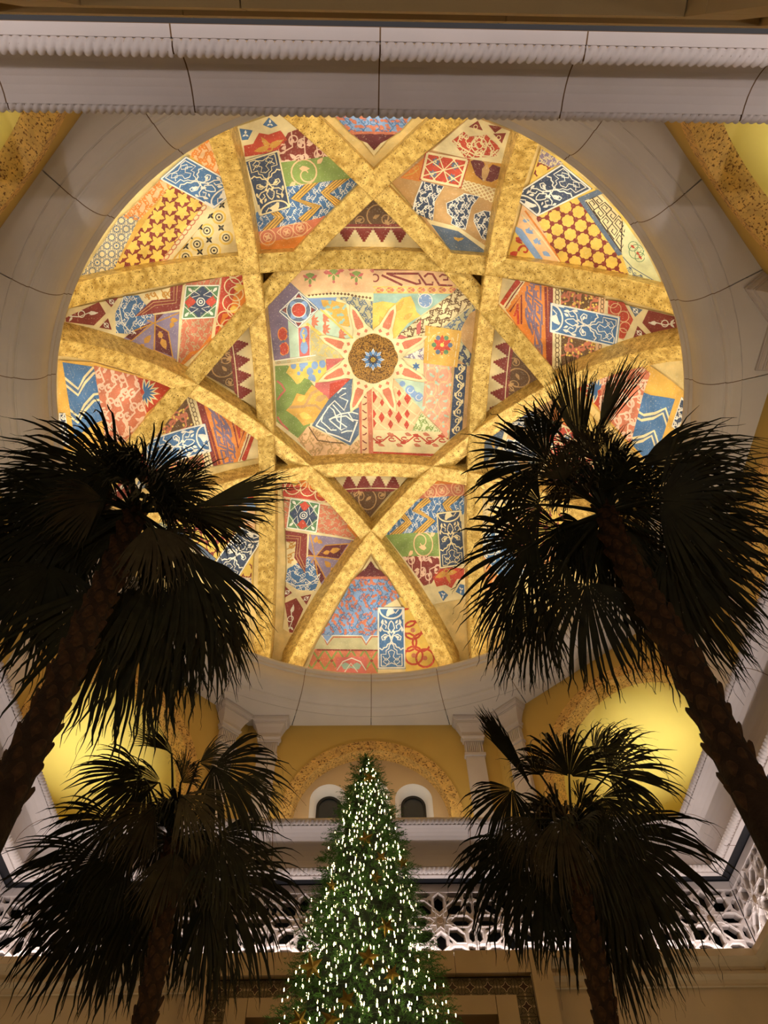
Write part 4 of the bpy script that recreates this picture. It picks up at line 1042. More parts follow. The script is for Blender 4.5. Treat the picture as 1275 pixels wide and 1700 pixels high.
patch('C2', p, 'teal', ('sky', disc(c, 11, 14)), ('white', ring(c, 11.5, 1.5, 18)+[w_ for k in range(6) for w_ in strip([c, (c[0]+6*cos(k*1.05), c[1]+6*sin(k*1.05)), (c[0]+10*cos(k*1.05+.7), c[1]+10*sin(k*1.05+.7))], 1.2)]+strip(fx('C2', [(540, 365), (560, 395)]), 1.2)+strip(fx('C2', [(690, 380), (720, 366)]), 1.2)), layer=2)
p = [(55, 470), (160, 448), (300, 470), (370, 410), (460, 393), (500, 480), (520, 560), (565, 600), (430, 680), (280, 860), (55, 800)]
patch('C2', p, 'yellow', ('gold', leaf(PT('C2', 300, 560), -1.0, 26, 10)+leaf(PT('C2', 380, 640), -.6, 20, 9)+leaf(PT('C2', 130, 600), 1.2, 24, 10)), layer=3)
p = [(900, 362), (970, 295), (1110, 470), (800, 705), (600, 835), (270, 862), (340, 790)]
patch('C2', p, 'cream', ('brown', scroll(fx('C2', p), 11, 1.9, .8, .8)), ('rose', [fx('C2', [(300, 860), (350, 800), (430, 830)]), fx('C2', [(520, 700), (570, 640), (560, 790), (520, 800)])]), layer=4)
p = [(800, 720), (1110, 485), (1150, 560), (1000, 770)]
patch('C2', p, 'sage', ('steel', scroll(fx('C2', p), 12, 2.2)), ('cream', strip(fx('C2', [(790, 722), (1105, 490)]), 2.4)), layer=4)
p = [(1145, 540), (1135, 760), (1105, 1010), (1000, 870), (990, 770), (1010, 700), (1080, 580)]
patch('C2', p, 'tan', layer=5)
p = [(975, 860), (1100, 1000), (1075, 1148), (950, 1050)]
patch('C2', p, 'sage', ('navy', scroll(fx('C2', p), 12, 3)), layer=4)
p = [(365, 1050), (620, 925), (600, 1150), (560, 1150)]
patch('C2', p, 'white', ('lilac', scroll(fx('C2', p), 13, 1.4)), layer=3)
q = [(615, 703), (1000, 760), (950, 1148), (592, 1100)]
c = PT('C2', 790, 910)
st5 = []; sg = []; sb = []
for k in range(6):
    a = pi/3*k-.5; st5 += leaf(c, a, 17, 9); (sg if k % 2 else sb).extend(disc((c[0]+13.5*cos(a+.52), c[1]+13.5*sin(a+.52)), 4.2, 7))
patch('C2', q, 'gold', ('cream', ring(c, 21, 1.6, 22)+ring(c, 18.5, .9, 22)+strip(fx('C2', [(655, 710), (635, 1100)]), 1.2)+strip(fx('C2', [(965, 760), (915, 1140)]), 1.2)), ('red', st5), ('leafg', sg), ('steel', sb), ('yellow', disc(c, 3.4, 8)), layer=6)
# lower left quarter
p = [(170, 112), (300, 105), (520, 240), (590, 330), (540, 740), (420, 880), (185, 700)]
patch('C3', p, 'green', ('rose', strip(fx('C3', [(190, 270), (240, 310), (275, 370), (230, 420), (195, 470)]), 3)+strip(fx('C3', [(195, 650), (240, 720), (310, 790)]), 3)), layer=2)
p = [(330, 98), (705, 48), (715, 165), (620, 292), (480, 238), (440, 290), (400, 305), (340, 230), (285, 182)]
patch('C3', p, 'yellow', ('sky', [w_ for x, y, r in ((365, 110, 5), (460, 100, 6), (590, 105, 6), (670, 90, 6), (540, 170, 6), (450, 150, 3), (420, 190, 3), (560, 250, 7), (640, 170, 3), (500, 90, 3)) for w_ in disc(PT('C3', x, y), r, 7, r*1.2)]), layer=3)
p = [(285, 582), (345, 520), (400, 400), (480, 420), (560, 310), (740, 450), (720, 520), (600, 700), (470, 745), (400, 660)]
patch('C3', p, 'gold', ('tan', strip(fx('C3', [(310, 550), (480, 540), (560, 400), (680, 340)]), 5)+strip(fx('C3', [(500, 530), (600, 530), (660, 580)]), 4)+leaf(PT('C3', 590, 480), -.4, 24, 11)), ('yellow', leaf(PT('C3', 400, 480), -.5, 18, 10)+leaf(PT('C3', 420, 620), .3, 24, 12)), layer=3)
patch('C3', [(708, 38), (905, 30), (718, 165)], 'rose', layer=3)
patch('C3', [(600, 290), (740, 280), (985, 232), (740, 470), (590, 330)], 'rose', ('red', [fx('C3', [(750, 300), (985, 232), (745, 465)])]), layer=3)
p = [(990, 232), (965, 600), (1060, 550), (1055, 840), (968, 955), (560, 742), (605, 670), (735, 470)]
kn = strip(fx('C3', [(605, 740), (740, 540), (790, 580), (830, 690), (930, 760), (870, 790), (750, 690), (780, 660), (920, 640), (1000, 700)]), 2.2)
kn += strip(fx('C3', [(720, 560), (800, 480), (900, 580), (940, 480), (850, 440), (920, 400)]), 2.2)+strip(fx('C3', [(740, 680), (860, 620), (980, 600), (1050, 620)]), 2.2)+strip(fx('C3', [(780, 520), (870, 620), (860, 780)]), 2.0)+strip(fx('C3', [(940, 600), (990, 680), (1050, 690)]), 2)
kn += strip(fx('C3', [(600, 740), (700, 790), (720, 820), (840, 860), (960, 915), (1040, 700)]), 2.6)+strip(fx('C3', [(680, 620), (660, 700), (720, 750), (760, 790), (820, 790)]), 2.0)+strip(fx('C3', [(870, 820), (930, 800), (990, 800)]), 2.0)+strip(fx('C3', [(830, 400), (880, 350), (920, 350)]), 2.4)
patch('C3', p, 'steel', ('white', kn), layer=4)
p = [(400, 890), (520, 745), (960, 960), (1060, 890), (1085, 1050), (600, 1100)]
patch('C3', p, 'peach', ('tan', scroll(fx('C3', p), 15, 2.4)), ('brown', strip(fx('C3', [(530, 760), (620, 900), (760, 920), (900, 930)]), 2)), layer=3)
p = [(1050, 480), (1200, 290), (1215, 1060), (1075, 1050)]
patch('C3', p, 'peach', ('salmon', [fx('C3', [(1050, 480), (1085, 450), (1090, 1050), (1070, 1050)]), fx('C3', [(1150, 340), (1190, 300), (1205, 1050), (1165, 1050)])]), ('maroon', [w_ for k in range(8) for w_ in strip(fx('C3', [(1095, 420+80*k+(20 if k % 2 else 0)), (1118, 440+80*k), (1140, 420+80*k+(0 if k % 2 else 30))]), 2)]), layer=3)
# lower right quarter
p = [(20, 300), (280, 235), (575, 585), (780, 805), (50, 785)]
rd = [w_ for x, y, s in ((65, 440, 8), (155, 500, 5), (335, 400, 5), (425, 455, 8), (335, 510, 5), (240, 610, 6), (65, 620, 6), (150, 655, 7), (330, 655, 8), (420, 620, 6), (245, 730, 6), (415, 735, 6), (65, 720, 6)) for w_ in disc(PT('C4', x, y), s*.75, 4, s*1.3)]
patch('C4', p, 'peach', ('cream', lattice(quad('C4', [(20, 330), (560, 330), (760, 790), (30, 790)]), 4, 3, 1.6)), ('red', rd), layer=2)
patch('C4', [(-10, 310), (40, 300), (62, 1040), (15, 1040)], 'salmon', layer=4)
p = [(268, 232), (605, 290), (582, 585)]
patch('C4', p, 'mint', ('sky', disc(PT('C4', 370, 300), 5, 8)+disc(PT('C4', 450, 365), 8, 9)+disc(PT('C4', 540, 440), 8, 9)+disc(PT('C4', 490, 410), 6, 8)), ('white', spiral(PT('C4', 450, 365), 6, 0, 1.3, 1.2)+spiral(PT('C4', 540, 440), 6, 0, 1.3, 1.2)), layer=3)
p = [(595, 50), (895, 60), (872, 800), (835, 880), (780, 800), (578, 585), (605, 290)]
patch('C4', p, 'blush', ('mint', blobs(fx('C4', p), 17, 4)), ('peach', chain(quad('C4', [(740, 60), (740, 800), (880, 800), (880, 60)]), 5, 1.6, .42)+chain(quad('C4', [(600, 60), (600, 800), (740, 800), (740, 60)]), 5, 1.6, .42)), layer=4)
p = [(885, 20), (1100, 90), (1045, 790), (1000, 790), (850, 900), (868, 800)]
patch('C4', p, 'tan', layer=4)
p = [(925, 85), (1052, 98), (1003, 780), (868, 890)]
patch('C4', p, 'navy', ('cream', wave(quad('C4', [(985, 95), (985, 95), (935, 820), (935, 820)]), 1, .1, .1, False)+wave(quad('C4', [(935, 90), (880, 860), (1000, 800), (1045, 100)]), 4, .34, 2.0)), layer=5)
p = [(570, 602), (785, 808), (470, 800)]
patch('C4', p, 'pale', ('green', scroll(fx('C4', p), 10, 1.4)), ('cream', strip(fx('C4', [(460, 730), (570, 600), (780, 805)]), 1.8)), layer=5)
p = [(50, 788), (790, 808), (870, 870), (770, 975), (55, 962)]
patch('C4', p, 'cream', ('red', wave(quad('C4', [(60, 800), (860, 820), (860, 965), (60, 955)]), 3, .26, 2.2)), ('salmon', [w_ for k in range(8) for w_ in leaf(PT('C4', 110+95*k, 825 if k % 2 else 940), .3, 13, 6)]), layer=3)
patch('C4', [(50, 962), (775, 972), (690, 1075), (55, 1050)], 'cream', ('red', strip(fx('C4', [(55, 1030), (710, 1055)]), 4)), layer=3)
p = [(360, 20), (595, 50), (595, 195), (560, 200)]
c = PT('C4', 515, 115)
patch('C4', p, 'cream', ('blue', [w_ for k in range(6) for w_ in leaf(c, pi/3*k+.5, 7, 3.5)]), layer=5)
# eight-rayed star and the boss
SC = PT('S', 632, 600)
K = .12549
for k in range(8):
    a = pi/8+pi/4*k
    def Q(r, t, a=a): return (SC[0]+r*cos(a)-t*sin(a), SC[1]+r*sin(a)+t*cos(a))
    poly = [Q(30, -19), Q(46, -17.5), Q(56, -11.5), Q(85, -6.5), Q(98, 0), Q(85, 6.5), Q(56, 11.5), Q(46, 17.5), Q(30, 19)]
    core = [[Q(54, -5.5), Q(60, -6.8), Q(84, -2.8), Q(89, 0), Q(84, 2.8), Q(60, 6.8), Q(54, 5.5)]]
    sq = [[Q(43.5, -6.5), Q(47, -10), Q(50.5, -7.5), Q(47, -3.2)], [Q(43.5, 6.5), Q(47, 10), Q(50.5, 7.5), Q(47, 3.2)]]
    patch('P', poly, 'cream', ('salmon', core+sq), layer=7+.3*(k % 2))
sc = [(SC[0]+(39+2.4*abs(cos(4*t)))*cos(t), SC[1]+(39+2.4*abs(cos(4*t)))*sin(t)) for t in [2*pi*j/64 for j in range(64)]]
ap = on_dome(SC, R0-.045)
bm_ = MB(); pts = [on_dome(p, R0-.045) for p in sc]; back = [on_dome(p, R0+.01) for p in sc]
bm_.grid([back, pts], True)
ctr = ap+Vector((0, 0, -.05))
mid = [p.lerp(ctr, .45)+Vector((0, 0, -.03)) for p in pts]
bm_.grid([pts, mid], True); bm_.poly(mid)
bo = bm_.build('boss', speckle('boss_gold', rgb(170, 126, 56), rgb(88, 58, 26), .47, 24, .2, .5, .02), dome)
def petals(name, r0, r1, w, n, off, col, dz):
    b = MB()
    for k in range(n):
        a = off+2*pi*k/n
        ps = [(r0, 0), ((r0+r1)*.5, w), (r1, 0), ((r0+r1)*.5, -w)]
        b.poly([ctr+Vector((x*cos(a)-y*sin(a), x*sin(a)+y*cos(a), dz)) for x, y in ps])
    return b.build(name, paint(col, rgb(*PAL[col])), bo)
petals('star_petal', .13, .34, .052, 8, 0, 'white', -.036); petals('star_petal', .15, .31, .038, 8, 0, 'sky', -.040)
petals('star_petal', .10, .27, .055, 8, pi/8, 'blue', -.038); petals('star_petal', .07, .15, .03, 8, 0, 'navy', -.043)
petals('star_centre', 0, .08, .03, 8, 0, 'yellow', -.046)
# ------------------------------------------------------------------ palms
def palm_leaf(par, crown, hub, tip, seed, nseg=40, fan=1.25, dry=False, tilt=.5, droop=.8):
    """fan leaf: arching stalk from the crown to the hub, then a pleated fan of pointed segments that split and hang at the tips"""
    R_ = random.Random(seed)
    X = tip-hub; L = X.length; X.normalize()
    view = (CAMP-hub).normalized()
    N = view-X*view.dot(X); N.normalize()
    Y = N.cross(X)
    N2 = (N*cos(tilt)+Y*sin(tilt)).normalized(); Y2 = N2.cross(X).normalized()
    mb = MB(); G = Vector((0, 0, -1))
    for i in range(nseg):
        t = (i+.5)/nseg*2-1
        th = t*fan+R_.uniform(-.015, .015); dth = max(2*fan/nseg, .045)
        l = L*1.13*(.74+.26*cos(t*1.3))*R_.uniform(.86, 1.06)
        d0 = X*cos(th)+Y2*sin(th); s0 = -X*sin(th)+Y2*cos(th)
        dr = droop*R_.uniform(.6, 1.35); cv = R_.uniform(-.06, .06); split = R_.uniform(.40, .60)
        fold = (1 if i % 2 else -1)*.012*L
        prev = None; c = hub-N2*(.06*L*t*t); s_prev = 0.0
        for j, s in enumerate((.04, .2, .36, split, .66, .76, .85, .93, 1.0)):
            bnd = min(.93, dr*s**1.7); dv = (d0*(1-bnd)+G*bnd).normalized()
            c = c+dv*(l*(s-s_prev))+s0*(l*cv*(s*s-s_prev*s_prev)); s_prev = s
            cc_ = c+N2*(fold*(s if s < .5 else 1-s))
            if j >= 6: cc_ += Vector((R_.uniform(-1, 1), R_.uniform(-1, 1), R_.uniform(-.6, .2)))*(.016*L)
            w = l*s*dth*.60 if s <= split else l*split*dth*.60*max(0, 1-(s-split)/(1-split))**.8+.0015
            q = (cc_-s0*w, cc_+s0*w)
            if prev: mb.poly([prev[0], prev[1], q[1], q[0]])
            prev = q
        if R_.random() < .16:       # loose thread
            c0 = Vector(prev[0]); pts = [c0]
            for _ in range(4): pts.append(pts[-1]+(d0*.5+G*.8+Vector((R_.uniform(-.4, .4), R_.uniform(-.4, .4), 0)))*(.028*L))
            for a, b in zip(pts, pts[1:]): mb.poly([a-s0*.0025, a+s0*.0025, b+s0*.002, b-s0*.002])
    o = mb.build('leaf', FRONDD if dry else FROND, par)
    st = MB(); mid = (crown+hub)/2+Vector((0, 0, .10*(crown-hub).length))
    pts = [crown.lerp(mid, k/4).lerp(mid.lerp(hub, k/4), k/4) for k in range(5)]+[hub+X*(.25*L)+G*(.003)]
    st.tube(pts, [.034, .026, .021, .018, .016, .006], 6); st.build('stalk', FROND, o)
    return o
bt = MB()   # one leaf base ("boot"): a wedge broken off at the outer end
for ring_ in ():
    pass
bt.grid([[(-.062, -.01, -.06), (0, .03, -.07), (.062, -.01, -.06), (0, -.03, -.05)],
         [(-.074, .008, .02), (0, .058, .02), (.074, .008, .02), (0, -.03, .03)],
         [(-.066, .025, .085), (0, .072, .085), (.066, .025, .085), (0, -.02, .09)],
         [(-.040, .050, .128), (0, .078, .125), (.042, .048, .134), (0, .02, .13)],
         [(-.018, .062, .148), (0, .074, .142), (.024, .060, .152), (0, .045, .15)]], True)
bt.poly([(-.018, .062, .148), (0, .074, .142), (.024, .060, .152), (0, .045, .15)])
BOOTM = bt.mesh('leaf_base', BOOT)
def palm(label, crown_px, D, trunk_px, r0, leaves, seed, nseg=40, inner=17):
    R_ = random.Random(seed)
    crown = at_depth(crown_px[0], crown_px[1], D)
    path = [crown+Vector((0, 0, .12))]
    for i, p in enumerate(trunk_px): path.append(at_y(p[0], p[1], crown.y+.0*i))
    last = path[-1]; d = (path[-1]-path[-2]).normalized(); d = Vector((d.x*.35, 0, -1)).normalized()
    while path[-1].z > .9:
        path.append(path[-1]+d*.7); d = Vector((d.x*.7, 0, -1)).normalized()
    path.append(Vector((path[-1].x, path[-1].y, 0)))
    root = empty('palm_tree', (path[-1].x, path[-1].y, 0)); tag(root, label, 'palm tree', 'fan palms in the court')
    inv = Matrix.Translation(-Vector(root.location))
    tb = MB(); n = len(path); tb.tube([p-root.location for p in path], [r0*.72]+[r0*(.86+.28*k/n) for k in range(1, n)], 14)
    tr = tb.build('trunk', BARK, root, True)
    # leaf bases spiral down the upper trunk
    seglen = [(path[i+1]-path[i]).length for i in range(n-1)]
    s, k = .05, 0
    while s < 3.9 and s < sum(seglen)-.3:
        q = s; i = 0
        while q > seglen[i]: q -= seglen[i]; i += 1
        t = (path[i+1]-path[i]).normalized(); p = path[i]+t*q
        up = -t; az = k*2.39996
        a = up.cross(Vector((0, 1, 0))).normalized(); b = a.cross(up).normalized()
        out = (a*cos(az)+b*sin(az)); xx = out.cross(up).normalized()
        rr = r0*(.78+.05*min(s, 2)); sc_ = r0/.21*R_.uniform(.85, 1.15)
        M = Matrix(((xx.x, out.x, up.x, 0), (xx.y, out.y, up.y, 0), (xx.z, out.z, up.z, 0), (0, 0, 0, 1)))
        M = Matrix.Translation(p-root.location+out*rr*.92) @ M @ Matrix.Rotation(R_.uniform(-.15, .15), 4, 'Y') @ Matrix.Diagonal((sc_, sc_, sc_, 1))
        link_mesh('leaf_base', BOOTM, root, M); s += .028; k += 1
    for i, lf in enumerate(leaves):
        (hx, hy), (tx, ty) = lf[0], lf[1]
        dd = lf[2] if len(lf) > 2 else R_.uniform(-.45, .45)
        kw = lf[3] if len(lf) > 3 else {}
        hub = at_depth(hx, hy, D+dd); tip = at_depth(tx, ty, D+dd*1.35+R_.uniform(-.15, .15))
        o = palm_leaf(root, crown, hub, tip, seed*100+i, nseg, **kw)
        o.parent = root; o.matrix_parent_inverse = inv
        for c in o.children: c.matrix_parent_inverse = Matrix.Identity(4)
    for i in range(inner):          # short young and hanging leaves that fill the heart of the crown
        az = i*2.4+R_.uniform(-.3, .3); el = R_.uniform(-.5, .8)
        dr_ = Vector((cos(az)*cos(el), sin(az)*cos(el), sin(el)))
        hub = crown+dr_*R_.uniform(.14, .42); tip = hub+(dr_+Vector((0, 0, -.25))).normalized()*R_.uniform(.55, .8)
        o = palm_leaf(root, crown, hub, tip, seed*1000+i, 34, fan=R_.uniform(.8, 1.3), tilt=R_.uniform(.2, .8), droop=R_.uniform(.7, 1.2), dry=(i % 4 == 0))
        o.matrix_parent_inverse = inv
    return root
W1, W2 = dict(fan=1.45, tilt=.3), dict(fan=1.0, tilt=.7)
N1 = dict(fan=.55, tilt=.9, droop=.35)
DR = dict(fan=1.0, tilt=.5, droop=1.1); DY = dict(fan=1.1, tilt=.5, dry=True)
palm('large fan palm on the left with its trunk leaning in from the left edge', (222, 850), 8.0, [(205, 905), (180, 965), (140, 1050), (95, 1150), (45, 1250), (5, 1330)], .135, [
    ((185, 797), (15, 745), -.3, W1), ((150, 800), (0, 790), .2, W2), ((205, 800), (205, 712), .3, W2), ((235, 805), (330, 735), .2, W1), ((280, 818), (375, 765), -.2, W2), ((305, 845), (475, 808), -.4, N1),
    ((300, 850), (430, 872), .1, dict(fan=.5, tilt=.6)), ((300, 905), (415, 1085), -.5, dict(fan=.75, tilt=.4)), ((275, 930), (345, 1170), -.2, DR), ((205, 975), (195, 1230), -.5, W1), ((240, 950), (270, 1215), .1, W2),
    ((85, 940), (20, 1120), -.6, W1), ((120, 855), (-40, 925), -.3, W1), ((140, 825), (-30, 840), .1, W2), ((110, 890), (-20, 1010), .2, W1),
    ((330, 985), (405, 1130), .0, W2), ((190, 860), (90, 900), .5, W2), ((170, 830), (60, 850), -.6, DY), ((250, 870), (300, 980), -.7, DY), ((215, 790), (150, 720), .4, W2), ((40, 890), (-60, 1060), .0, W1)], 11, 56)
palm('large fan palm on the right with its trunk leaning in from the right edge', (1008, 852), 8.0, [(1020, 895), (1050, 950), (1085, 1015), (1120, 1070), (1160, 1140), (1205, 1235), (1245, 1310), (1270, 1355)], .14, [
    ((962, 745), (935, 610), .2, N1), ((990, 722), (1035, 605), .3, dict(fan=.4, tilt=.9, droop=.25)), ((908, 768), (765, 722), -.2, W1), ((930, 720), (860, 665), .1, W2), ((900, 838), (775, 850), -.3, W1), ((890, 900), (760, 985), -.3, W1),
    ((870, 960), (790, 1090), -.1, W2), ((975, 965), (985, 1145), -.6, W1), ((1060, 772), (1260, 728), -.2, dict(fan=.8, tilt=.7)), ((1095, 830), (1295, 840), -.5, W1), ((1110, 900), (1290, 1000), -.4, W1),
    ((1075, 935), (1210, 1110), .2, W2), ((935, 800), (900, 720), -.5, DY), ((1010, 780), (985, 690), .5, W2), ((900, 1000), (845, 1130), .2, W2), ((1110, 930), (1240, 1060), .4, W2), ((930, 880), (830, 930), .5, W1),
    ((960, 790), (880, 770), .4, W1), ((940, 930), (880, 1040), -.5, DR), ((1060, 850), (1180, 870), .4, W1), ((985, 760), (940, 690), .0, DY), ((1020, 900), (1080, 1050), .5, W2), ((1100, 860), (1270, 900), .1, W1)], 12, 56)
palm('smaller fan palm on the left in front of the beige wall and star screen', (285, 1395), 11.2, [(280, 1450), (272, 1520), (262, 1590), (248, 1660), (238, 1700)], .15, [
    ((285, 1252), (232, 1205), .2, N1), ((240, 1292), (128, 1335), -.2, W1), ((355, 1272), (475, 1345), -.1, W1), ((385, 1300), (490, 1330), .2, W2), ((300, 1320), (385, 1385), -.6, DY), ((190, 1365), (80, 1440), -.2, W1),
    ((170, 1425), (55, 1545), .1, W1), ((175, 1490), (90, 1650), -.2, W1), ((235, 1480), (120, 1610), .3, W1), ((290, 1415), (270, 1540), -.7, DY), ((360, 1385), (450, 1480), -.4, W1), ((365, 1455), (470, 1595), .1, W1),
    ((345, 1500), (385, 1650), -.3, W2), ((265, 1300), (170, 1280), .3, W2), ((330, 1265), (400, 1235), .3, W2), ((215, 1420), (120, 1500), -.6, DR), ((310, 1440), (390, 1580), .3, W1), ((255, 1340), (170, 1410), -.6, DY), ((250, 1450), (190, 1600), .0, W2), ((300, 1300), (330, 1240), .1, W2)], 13, 50)
palm('smaller fan palm on the right in front of the beige wall and star screen', (950, 1372), 11.2, [(955, 1430), (968, 1510), (985, 1590), (1000, 1660), (1006, 1700)], .15, [
    ((945, 1290), (945, 1170), .3, W1), ((1010, 1285), (1125, 1268), -.1, W1), ((880, 1305), (806, 1188), .1, dict(fan=.12, tilt=.3, droop=.1)), ((850, 1312), (795, 1395), -.1, W1), ((1000, 1325), (1075, 1400), -.4, W1), ((932, 1358), (940, 1490), -.8, DY),
    ((1020, 1385), (1165, 1560), -.3, W1), ((1000, 1430), (1095, 1565), .2, W1), ((870, 1400), (812, 1560), -.2, W1), ((840, 1375), (792, 1490), .2, W2), ((905, 1450), (880, 1590), -.4, W1), ((1010, 1520), (1065, 1655), .0, W2),
    ((960, 1450), (985, 1605), .3, W1), ((980, 1400), (1060, 1500), -.6, DR), ((890, 1360), (840, 1440), -.5, DY), ((900, 1290), (850, 1230), .2, W2), ((985, 1260), (1050, 1190), .2, W2), ((930, 1420), (900, 1530), .0, W2), ((1040, 1450), (1130, 1590), .1, W2)], 14, 50)

# ------------------------------------------------------------------ decorated tree
TIP = at_y(608, 1253, 0.0); TX, TY, TH = TIP.x, TIP.y, TIP.z
def tree_r(z):
    d = TH-z            # metres below the tip
    tab = ((0, .015), (.15, .05), (.42, .165), (.83, .285), (1.21, .39), (1.88, .53), (2.47, .67), (2.98, .79), (8, 2.05))
    for (a, ra), (b, rb_) in zip(tab, tab[1:]):
        if d <= b: return ra+(rb_-ra)*max(0, d-a)/(b-a)
    return tab[-1][1]
tree = empty('christmas_tree', (TX, TY, 0)); tag(tree, 'tall green fir tree covered in tiny white lights and gold stars', 'tree')
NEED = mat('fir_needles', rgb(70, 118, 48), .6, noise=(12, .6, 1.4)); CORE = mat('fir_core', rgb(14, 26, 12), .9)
m = MB(); m.tube([(0, 0, 0), (0, 0, TH-.3)], [.12, .02], 10); m.build('trunk', BARK, tree)
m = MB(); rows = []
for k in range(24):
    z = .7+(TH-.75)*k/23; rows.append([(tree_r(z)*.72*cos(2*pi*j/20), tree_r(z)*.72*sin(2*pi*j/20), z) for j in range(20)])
m.grid(rows, True); m.build('core_cone', CORE, tree)  # plain dark cone added inside, closing the view between the sprigs
R_ = random.Random(5); fol = MB()
def sprig(mb, p, d, L, n, nl):
    side = d.cross(Vector((0, 0, 1))); side.normalize(); upv = side.cross(d)
    for k in range(n):
        s = k/n; c = p+d*(L*s); a = R_.uniform(0, 2*pi)
        o = (side*cos(a)+upv*sin(a))*.85+d*.65; o.normalize()
        w = d.cross(o); w = w.normalized()*.0045
        e = c+o*nl*(1-.4*s)
        mb.v += [tuple(c-w), tuple(c+w), tuple(e)]; i = len(mb.v); mb.f.append((i-3, i-2, i-1))
zlo = 3.3
for k in range(5200):
    f = R_.random()**.62; z = TH-.02-f*(TH-zlo); a = R_.uniform(0, 2*pi); rr = tree_r(z)
    q = R_.uniform(.62, 1.0)*rr
    p = Vector((q*cos(a), q*sin(a), z)); out = Vector((cos(a+R_.uniform(-.7, .7)), sin(a+R_.uniform(-.7, .7)), R_.uniform(-.5, .35))).normalized()
    sprig(fol, p, out, R_.uniform(.09, .19), 16, R_.uniform(.035, .06))
for k in range(1500):      # lower, unseen part: fewer
    z = R_.uniform(.6, zlo); a = R_.uniform(0, 2*pi); q = R_.uniform(.7, 1)*tree_r(z)
    sprig(fol, Vector((q*cos(a), q*sin(a), z)), Vector((cos(a), sin(a), R_.uniform(-.5, .2))).normalized(), .3, 14, .09)
for k in range(40):        # leader
    sprig(fol, Vector((0, 0, TH-.42+.4*k/40)), Vector((R_.uniform(-.5, .5), R_.uniform(-.5, .5), 1)).normalized(), .07, 10, .03)
fo = fol.build('foliage', NEED, tree); fo['kind'] = 'stuff'
BULB = mat('warm_bulb', rgb(255, 244, 205), .4, emit=(rgb(255, 230, 165), 13.0))
bm = MB(); rb = .0052
bm.tube([(0, 0, -.014), (0, 0, -.004), (0, 0, .010), (0, 0, .017)], [rb*.5, rb, rb*.85, rb*.15], 5); BM = bm.mesh('bulb', BULB)
strg = empty('string_lights', (TX, TY, 0)); tag(strg, 'tiny white bulbs of the light strings wound round the fir tree', 'lights')
camd = (CAMP-Vector((TX, TY, 7))); ca = math.atan2(camd.y, camd.x)
spots = []
for k in range(1350):
    f = (k+.5)/1350; z = TH-.06-(f**.60)*(TH-3.4); a = ca+(math.asin(R_.uniform(-1, 1)) if k % 5 else pi+R_.uniform(-1.6, 1.6))
    rr = tree_r(z)*R_.uniform(.70, 1.05); spots.append((Vector((rr*cos(a), rr*sin(a), z+R_.uniform(-.04, .04))), cos(a-ca)))
front = [s for s in spots if s[1] > .0]; R_.shuffle(front)
for p, _ in front[:300]: link_mesh('bulb', BM, strg, Matrix.Translation(p) @ Matrix.Rotation(R_.uniform(-.5, .5), 4, 'X'))
rest = MB(); tv = [Vector(v.co) for v in BM.vertices]; tf = [tuple(q.vertices) for q in BM.polygons]
for p in [s[0] for s in front[300:]]+[s[0] for s in spots if s[1] <= 0]:
    i = len(rest.v); rest.v += [tuple(p+v) for v in tv]; rest.f += [tuple(i+x for x in q) for q in tf]
ro = rest.build('bulbs', BULB, strg); ro['kind'] = 'stuff'
wr = MB(); pts = [(tree_r(z)*.93*cos(t), tree_r(z)*.93*sin(t), z) for t, z in [(k*.35, TH-.1-k*(TH-3.4)/900) for k in range(900)]]
wr.tube(pts, [.003]*900, 3, False); wr.build('wire', mat('green_wire', rgb(20, 40, 20), .6), strg)
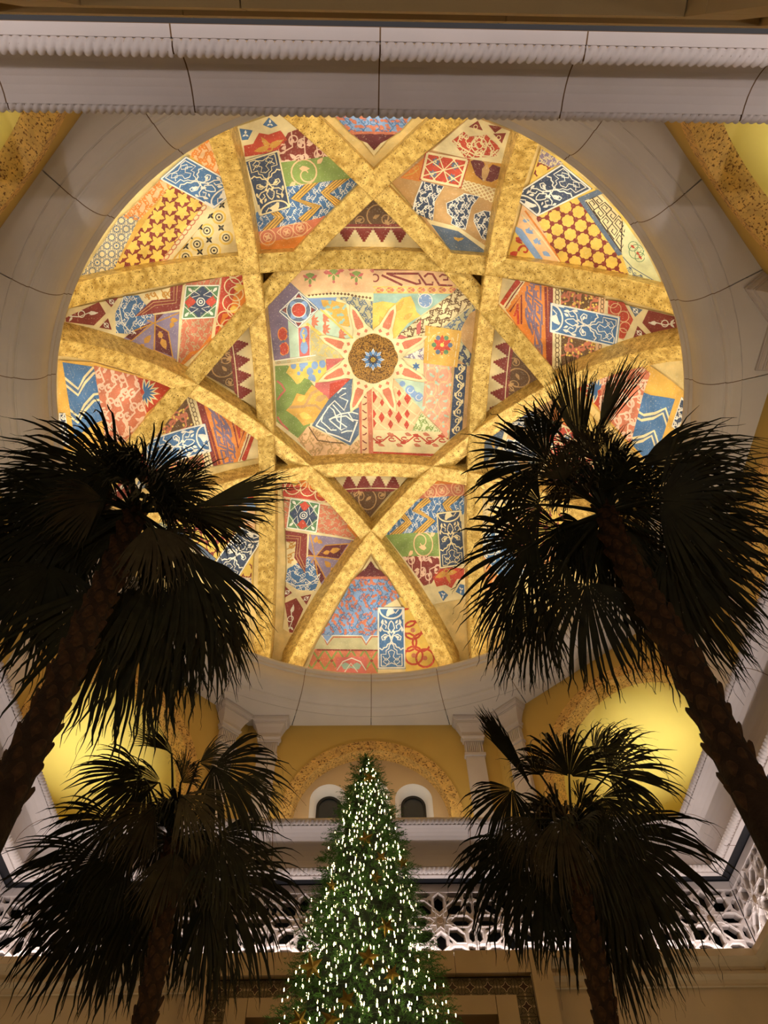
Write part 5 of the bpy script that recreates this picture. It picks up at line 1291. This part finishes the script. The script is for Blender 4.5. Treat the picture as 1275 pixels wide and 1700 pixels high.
# gold star ornaments
STARG = mat('star_gold', rgb(150, 120, 52), .35, metal=.8)
sm = MB(); ro_, ri_, th = .105, .04, .025
rim = [((ro_ if k % 2 == 0 else ri_)*sin(pi*k/5), (ro_ if k % 2 == 0 else ri_)*cos(pi*k/5)) for k in range(10)]
for k in range(10):
    p, q = rim[k], rim[(k+1) % 10]
    sm.poly([(p[0], 0, p[1]), (q[0], 0, q[1]), (0, -th, 0)]); sm.poly([(q[0], 0, q[1]), (p[0], 0, p[1]), (0, th, 0)])
STARM = sm.mesh('star_ornament', STARG)
STARS = [((612, 1291), .3, 'gold star ornament closest to the tip of the fir tree', .9), ((607, 1393), -.2, 'bright gold star ornament on the fir tree level with the ledge cove', .9), ((633, 1424), .5, 'dim star ornament on the fir tree just below the bright star', .7),
         ((624, 1457), .2, 'gold star ornament on the fir tree level with the black slot', .7), ((551, 1470), 1.0, 'dim star ornament near the left outline of the fir tree by the screen top', .7), ((641, 1538), -.4, 'gold star ornament on the fir tree level with the screen bosses', .9),
         ((611, 1590), .1, 'large gold star ornament in the middle of the fir tree by the screen foot', 1.05), ((517, 1606), .8, 'tilted gold star ornament near the left outline by the screen foot', 1.2), ((651, 1617), .4, 'dim gold star ornament to the right of the large middle star', .8),
         ((575, 1660), -.3, 'bright pale gold star ornament low on the fir tree', .9), ((497, 1693), .5, 'gold star ornament at the bottom left of the fir tree', .9), ((549, 1692), .2, 'gold star ornament at the bottom edge between two others', .9), ((669, 1432), .9, 'dim star ornament at the right outline of the fir tree by the lower rope', .7)]
for (px, py), rt, lb, s in STARS:
    best = None
    for k in range(200):      # front surface of the cone along this line of sight
        D = 4+k*.03; p = at_depth(px, py, D)
        if math.hypot(p.x-TX, p.y-TY) < tree_r(p.z)*1.02: best = p; break
    if best is None: best = at_depth(px, py, 8.0)
    o = link_mesh('star_ornament', STARM)
    v = CAMP-best; yaw = math.atan2(v.y, v.x)+pi/2+rt*.6
    o.matrix_world = Matrix.Translation(best+v.normalized()*.02) @ Matrix.Rotation(yaw, 4, 'Z') @ Matrix.Rotation(.35, 4, 'X') @ Matrix.Rotation(rt, 4, 'Y') @ Matrix.Diagonal((s, s, s, 1))
    tag(o, lb, 'star', 'gold stars on the fir tree')
